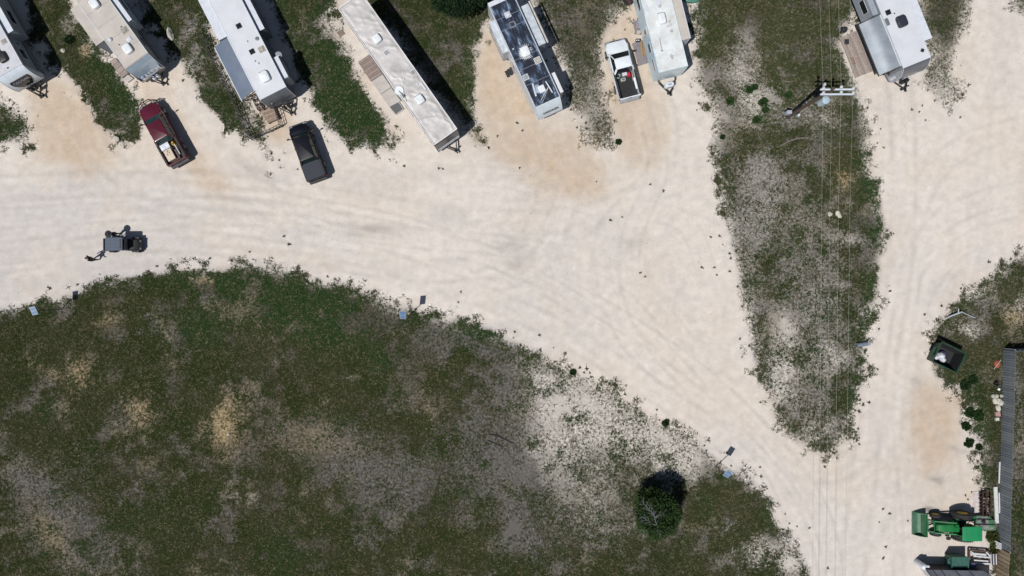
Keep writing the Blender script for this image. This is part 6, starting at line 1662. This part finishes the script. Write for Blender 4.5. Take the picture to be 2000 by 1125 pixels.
e = empty('water_barrel', W(1902,1106,.9)); e.location.z = 0; tag(e, 'grey blue barrel in the shade between dumpster and lumber', 'barrel')
MB().lathe([(.24,0),(.28,.1),(.29,.45),(.28,.8),(.25,.88)], 18).build('barrel_body', mat('barrel_blue', (.10,.11,.20), .5), e, True)
MB().lathe([(.05,0),(.05,.03),(.03,.035)], 8, Matrix.Translation((.12,0,.881))).build('bung', BLK, e)

# ------------------------------------------------------------------ shed at the lower right
sc_ = W(1870,1150,0); S_ = empty('shed', (sc_.x, sc_.y, 0)); tag(S_, 'grey roofed shed cut off by the bottom edge of the photo', 'shed')
def SL(px, py, z): p = W(px, py, z); return (p.x-sc_.x, p.y-sc_.y)
rp = [(1808,1113),(1921,1115),(1943,1128),(1945,1230),(1905,1240)]
RM = mat('grey_metal_roof', (.115,.12,.14), .45, metal=.3, var=.12, scale=1.5)
MB().quad([SL(x,y,1.6) for x,y in rp], 1.54, 1.6).build('roof', RM, S_)
rf_ = [o for o in S_.children][-1]
for (a, b) in (((1809,1113.5),(1905,1238)),((1822,1114),(1915,1236)),((1838,1114),(1930,1234)),((1866,1115),(1943,1200)),((1893,1116),(1944,1170))):
    A_, B_ = SL(*a,1.62), SL(*b,1.62); MB().bar((*A_,1.62),(*B_,1.62),.07,.05).build('roof_seam', mat('dark_seam', (.03,.03,.035), .5), rf_)
wp = [W(x,y,1.54) for x,y in rp]; wc = sum((Vector((p.x,p.y,0)) for p in wp), Vector())/5
wq = [((wc.x+(p.x-wc.x)*.96)-sc_.x, (wc.y+(p.y-wc.y)*.96)-sc_.y) for p in wp]
MB().quad(wq, 0, 1.535).build('wall', mat('dark_shed_wall', (.07,.06,.055), .8), S_)
A_, B_ = Vector((*wq[0],0)), Vector((*wq[4],0)); d = (B_-A_); n_ = int(d.length/.25)
for k in range(n_):
    p = A_+d*((k+.5)/n_); nrm = Vector((-d.y,d.x,0)).normalized()
    if nrm.x > 0: nrm = -nrm
    c = p+nrm*.03; MB().obox((c.x,c.y,.76), .20, .03, 1.50, math.atan2(d.y,d.x)).build('siding_board', WB, S_)
e = empty('propane_tank', W(1790,1097,0)); tag(e, 'tall white tank with a rounded top at the shed corner', 'tank')
MB().lathe([(.24,0),(.27,.06),(.27,1.15),(.22,1.3),(.08,1.38)], 20).build('tank_body', WHITE, e, True)
MB().lathe([(.10,0),(.14,.06),(.13,.16),(.05,.22)], 14, Matrix.Translation((.28,.06,1.15))).build('regulator_cover', WHITE, e, True)
MB().bar((.05,0,1.25),(.28,.06,1.22),.05).build('pipe', STEEL, e)

# ------------------------------------------------------------------ odds and ends
e = empty('fire_ring', W(1226,2,0)); tag(e, 'black octagonal metal fire ring cut by the top edge of the photo', 'fire ring')
for (r_, z_) in ((.48,.30),(.36,.34)):
    pts = [(r_*math.cos(t), r_*math.sin(t), z_) for t in np.linspace(PI/8, 2*PI+PI/8, 9)]
    b = MB()
    for a, c in zip(pts[:-1], pts[1:]): b.bar(a, c, .05, .05)
    b.build('ring_bar', BSTEEL, e)
MB().lathe([(.34,0),(.36,.25),(.33,.25),(.30,.04)], 8).build('fire_bowl', RU, e)
e = empty('tarp_bundle', W(1350,-4,0)); tag(e, 'teal green tarp at the top edge right of the bluish trailer', 'tarp')
MB().loft([[(.95*kk*math.cos(t)*(1+.08*math.sin(3*t)), .50*kk*math.sin(t), z_) for t in np.linspace(0,2*PI,13)[:-1]] for kk, z_ in ((1,0),(.97,.25),(.7,.34),(.2,.38))]).build('tarp_body', mat('teal_tarp', (.05,.17,.13), .6), e, True)
# reflector drum on the island edge and bent pipe on the right verge
e = empty('metal_culvert', W(1683,672,0)); e.rotation_euler.z = math.radians(10); tag(e, 'short blue grey metal pipe lying on the right edge of the weedy wedge', 'pipe')
MB().lathe([(.17,0),(.19,.0),(.19,1.0),(.17,1.0)], 16, Matrix.Translation((-.5,0,.18))@Matrix.Rotation(PI/2,4,'Y')).build('pipe_body', mat('galvanised_blue', (.20,.25,.31), .5, metal=.3, var=.15, scale=4), e, True)
for k in range(4): MB().lathe([(.195,0),(.215,.02),(.195,.04)], 16, Matrix.Translation((-.42+k*.25,0,.18))@Matrix.Rotation(PI/2,4,'Y')).build('pipe_rib', STEEL, e)
MB().lathe([(.02,0),(.30,.02),(.31,.05),(.28,.06)], 18, Matrix.Translation((.55,.06,.22))@Matrix.Rotation(PI/2-.7,4,'Y')).build('pipe_flange', mat('pale_plastic', (.50,.52,.55), .5), e, True)
e = empty('bent_pipe', W(1873,611,0)); tag(e, 'bent pale grey pipe lying in the weeds above the dark green dumpster', 'pipe')
def BL(px, py, z): p = W(px, py, z)-W(1873,611,0); return (p.x,p.y,z)
PPM_ = mat('pale_grey_pipe', (.36,.40,.43), .5)
MB().path([BL(1847,622,.10),BL(1860,616,.30),BL(1880,609,.45)], .07, 8).build('thick_section', PPM_, e, True)
MB().path([BL(1880,610,.42),BL(1893,616,.3),BL(1905,621,.10)], .04, 8).build('thin_section', PPM_, e, True)
MB().path([BL(1872,612,.4),BL(1872,603,.5)], .05, 8).build('stub', PPM_, e, True)
TW = mat('grey_dead_wood', (.16,.14,.125), .9, var=.15, scale=6)
for (pts, r_, l) in (([(955,848),(972,852),(985,858),(1002,866)], .05, 'upper of two dark fallen branches in the field left of the pale patch'), ([(952,860),(966,866),(980,872)], .05, 'lower of two dark fallen branches in the field left of the pale patch'), ([(1596,636),(1612,634),(1625,630)], .05, 'pale fallen branch across the weedy wedge'), ([(1524,285),(1540,276),(1558,270),(1578,269)], .07, 'long curved pale log on the weedy wedge below the utility pole')):
    o0 = W(*pts[0], 0); m_ = MB().path([W(x,y,.05)-o0+Vector((0,0,.02)) for x,y in pts], r_, 6)
    for k in range(1, len(pts)-1):
        p = W(*pts[k], .05)-o0; m_.tube((p.x,p.y,.06),(p.x+random.uniform(-.4,.4),p.y+random.uniform(.1,.4),.12), r_*.5, r_*.2, 5)
    o = m_.build('fallen_branch', mat('dark_branch', (.035,.03,.03), .9) if 'dark' in l else TW); o.location = o0; tag(o, l, 'branch')

# ------------------------------------------------------------------ trees and shrubs
def leafmesh(name, parent, n, shape, size, col, seed, flat=.5):
    r = np.random.default_rng(seed)
    # clumps over the crown shell and inside it
    cl_ = []
    while len(cl_) < shape['clumps']:
        p = r.normal(0,1,3); p /= np.linalg.norm(p); p *= (.45+.55*r.random()**.5)
        q = np.array([p[0]*shape['rx'], p[1]*shape['ry'], p[2]*shape['rz']])
        cl_.append(np.append(q, (.16+.20*r.random())*shape['rx']))
    cl_ = np.array(cl_)
    idx = r.integers(0, len(cl_), n)
    d = r.normal(0,1,(n,3)); d /= np.linalg.norm(d,axis=1)[:,None]; d *= (r.random(n)**.4)[:,None]
    c = cl_[idx,:3] + d*cl_[idx,3:4]
    c[:,2] += shape['zc']
    c[:,2] = np.maximum(c[:,2], .05)
    out = c.copy(); out[:,2] -= shape['zc']; out /= np.linalg.norm(out,axis=1)[:,None]+1e-6
    a = out*.8 + r.normal(0,.6,(n,3)); a /= np.linalg.norm(a,axis=1)[:,None]
    b = np.cross(a, r.normal(0,1,(n,3))); b /= np.linalg.norm(b,axis=1)[:,None]+1e-6
    s = size*(.6+.8*r.random(n))[:,None]
    V = np.zeros((n,3,3), np.float32)
    V[:,0] = c-b*s*.35; V[:,1] = c+b*s*.35; V[:,2] = c+a*s*1.1
    me = bpy.data.meshes.new(name); me.vertices.add(3*n); me.vertices.foreach_set('co', V.reshape(-1))
    me.loops.add(3*n); me.loops.foreach_set('vertex_index', np.arange(3*n, dtype=np.int32))
    me.polygons.add(n); me.polygons.foreach_set('loop_start', np.arange(0,3*n,3,dtype=np.int32)); me.polygons.foreach_set('loop_total', np.full(n,3,np.int32))
    me.update(calc_edges=True)
    at = me.attributes.new('blade','FLOAT_COLOR','FACE'); c4 = np.ones((n,4),np.float32)
    tone = (.6+.8*r.random(len(cl_)))[idx]*(.75+.5*r.random(n))
    c4[:,:3] = np.array(col)*tone[:,None]; at.data.foreach_set('color', c4.ravel())
    me.materials.append(GRASSM)
    o = bpy.data.objects.new(name, me); COL.objects.link(o); o.parent = parent
    return o
def limbs(root, name, m, h, r0, spread, n, seed, dead=False):
    r = random.Random(seed); b = MB()
    b.tube((0,0,-.05),(r.uniform(-.1,.1),r.uniform(-.1,.1),h*.45), r0, r0*.6, 8)
    b.build('trunk', m, root, True)
    for k in range(n):
        a = 2*PI*k/n+r.uniform(-.3,.3); z0 = h*(.15+.3*r.random()); L = spread*(.6+.4*r.random())
        p0 = Vector((0,0,z0)); p1 = Vector((math.cos(a)*L*.5, math.sin(a)*L*.5, z0+h*.22)); p2 = Vector((math.cos(a)*L, math.sin(a)*L, z0+h*.32))
        m_ = MB().tube(p0,p1,r0*.4,r0*.22,6).tube(p1,p2,r0*.22,r0*.06,5)
        m_.build('limb', m, root)
BARK = mat('dark_bark', (.05,.04,.032), .9, bump=.4)
DEAD = mat('bleached_twigs', (.30,.31,.33), .8)
tb = W(1274,986,0); TR = empty('evergreen_tree', tb); tag(TR, 'lone dark evergreen tree with bleached twigs on top, in the field', 'tree')
limbs(TR, 'x', BARK, 4.6, .14, 1.5, 9, 5)
leafmesh('crown', TR, 30000, dict(clumps=150, rx=1.75, ry=1.95, rz=1.75, zc=2.35), .13, (.030,.056,.018), 9)
def twigs(root, p0, p1, n, seed):
    r = random.Random(seed); b = MB(); p0 = Vector(p0); p1 = Vector(p1)
    b.tube(p0, p1, .016, .007, 5); d = p1-p0
    for k in range(n):
        t_ = .15+.8*k/n; q = p0+d*t_; s = 1 if k % 2 else -1
        sd = Vector((-d.y, d.x, 0)).normalized()*s
        e_ = q+sd*(.25+.25*r.random())+d.normalized()*(.25+.2*r.random())+Vector((0,0,r.uniform(-.05,.12)))
        b.tube(q, e_, .009, .004, 4); b.tube((q+e_)/2, (q+e_)/2+d.normalized()*.25+Vector((0,0,.05)), .007, .003, 4)
    return b.build('dead_twig', DEAD, root)
def TL(px, py, z): p = W(px, py, z)-tb; return (p.x, p.y, z)
twigs(TR, TL(1282,1012,4.05), TL(1253,978,4.15), 9, 1)
twigs(TR, TL(1285,1030,3.9), TL(1252,1008,4.0), 8, 2)
twigs(TR, TL(1280,1010,4.1), TL(1298,1003,4.1), 4, 3)
twigs(TR, TL(1283,1028,4.0), TL(1275,1000,4.3), 5, 4)
twigs(TR, TL(1285,1030,3.9), TL(1292,1040,3.9), 3, 6)
t2 = W(897,8,0); TR2 = empty('leafy_tree', t2); tag(TR2, 'dark leafy tree at the top edge between the silvery and navy roofed trailers', 'tree')
limbs(TR2, 'x', BARK, 3.6, .14, 1.6, 8, 8)
leafmesh('crown', TR2, 24000, dict(clumps=90, rx=2.2, ry=1.25, rz=1.3, zc=1.9), .15, (.016,.034,.014), 19)
SHR = [(1425,198,.42,'round bright green shrub in the pale patch left of the utility pole'),(1490,200,.55,'larger green shrub close to the utility pole'),(1494,214,.40,'green shrub just below the larger shrub by the utility pole'),(1476,235,.42,'green shrub lowest of those near the utility pole'),
 (1462,176,.48,'upper left green shrub in the pale patch of the wedge'),(1474,170,.34,'small green shrub at the top of the pale patch of the wedge'),(1539,186,.40,'lone green shrub left of the crossarms'),(1411,268,.26,'tiny shrub on the left edge of the wedge'),
 (1883,752,.62,'dark shrub below the dark green dumpster'),(1899,742,.55,'dark shrub right of the shrub below the dumpster'),(1893,806,.60,'bright green shrub at the gravel bay left of the fence'),(1909,812,.62,'bright green shrub between the gravel bay and the stone pile'),(1885,832,.50,'green shrub at the lower side of the gravel bay'),(1891,865,.55,'low wide shrub on the gravel right of the road, lower left of pair'),(1911,873,.36,'small round shrub beside the grass strip along the fence'),
 (1208,277,.34,'green shrub at the tip of the strip below the white pickup'),(1936,1048,.75,'leafy yellowish green bush at the tractor rear'),(1941,1070,.55,'leafy bush under the fence corner below the tractor'),(1119,727,.34,'dark green bush on the field edge at the pale patch'),(1300,826,.40,'green bush at the right end of the pale patch edge'),(137,78,.55,'dark green bush between the two left trailers')]
for k, (x, y, r_, l) in enumerate(SHR):
    p = W(x, y, 0); e = empty('shrub', p); tag(e, l, 'shrub', None)
    r_ *= .68; c = (.024,.052,.015) if 'bright' in l or k < 7 else ((.060,.075,.022) if 'yellowish' in l or 'under the fence' in l else (.020,.042,.014))
    leafmesh('foliage', e, int(1500+3600*r_), dict(clumps=55, rx=r_, ry=r_*.9, rz=r_*.5, zc=r_*.35), .085, c, 100+k)
    b = MB()
    for q in range(5):
        a = q*1.26; b.tube((0,0,0),(math.cos(a)*r_*.6, math.sin(a)*r_*.6, r_*.6), .014, .005, 4)
    b.build('stems', BARK, e)
# very bright little markers of trash on the field
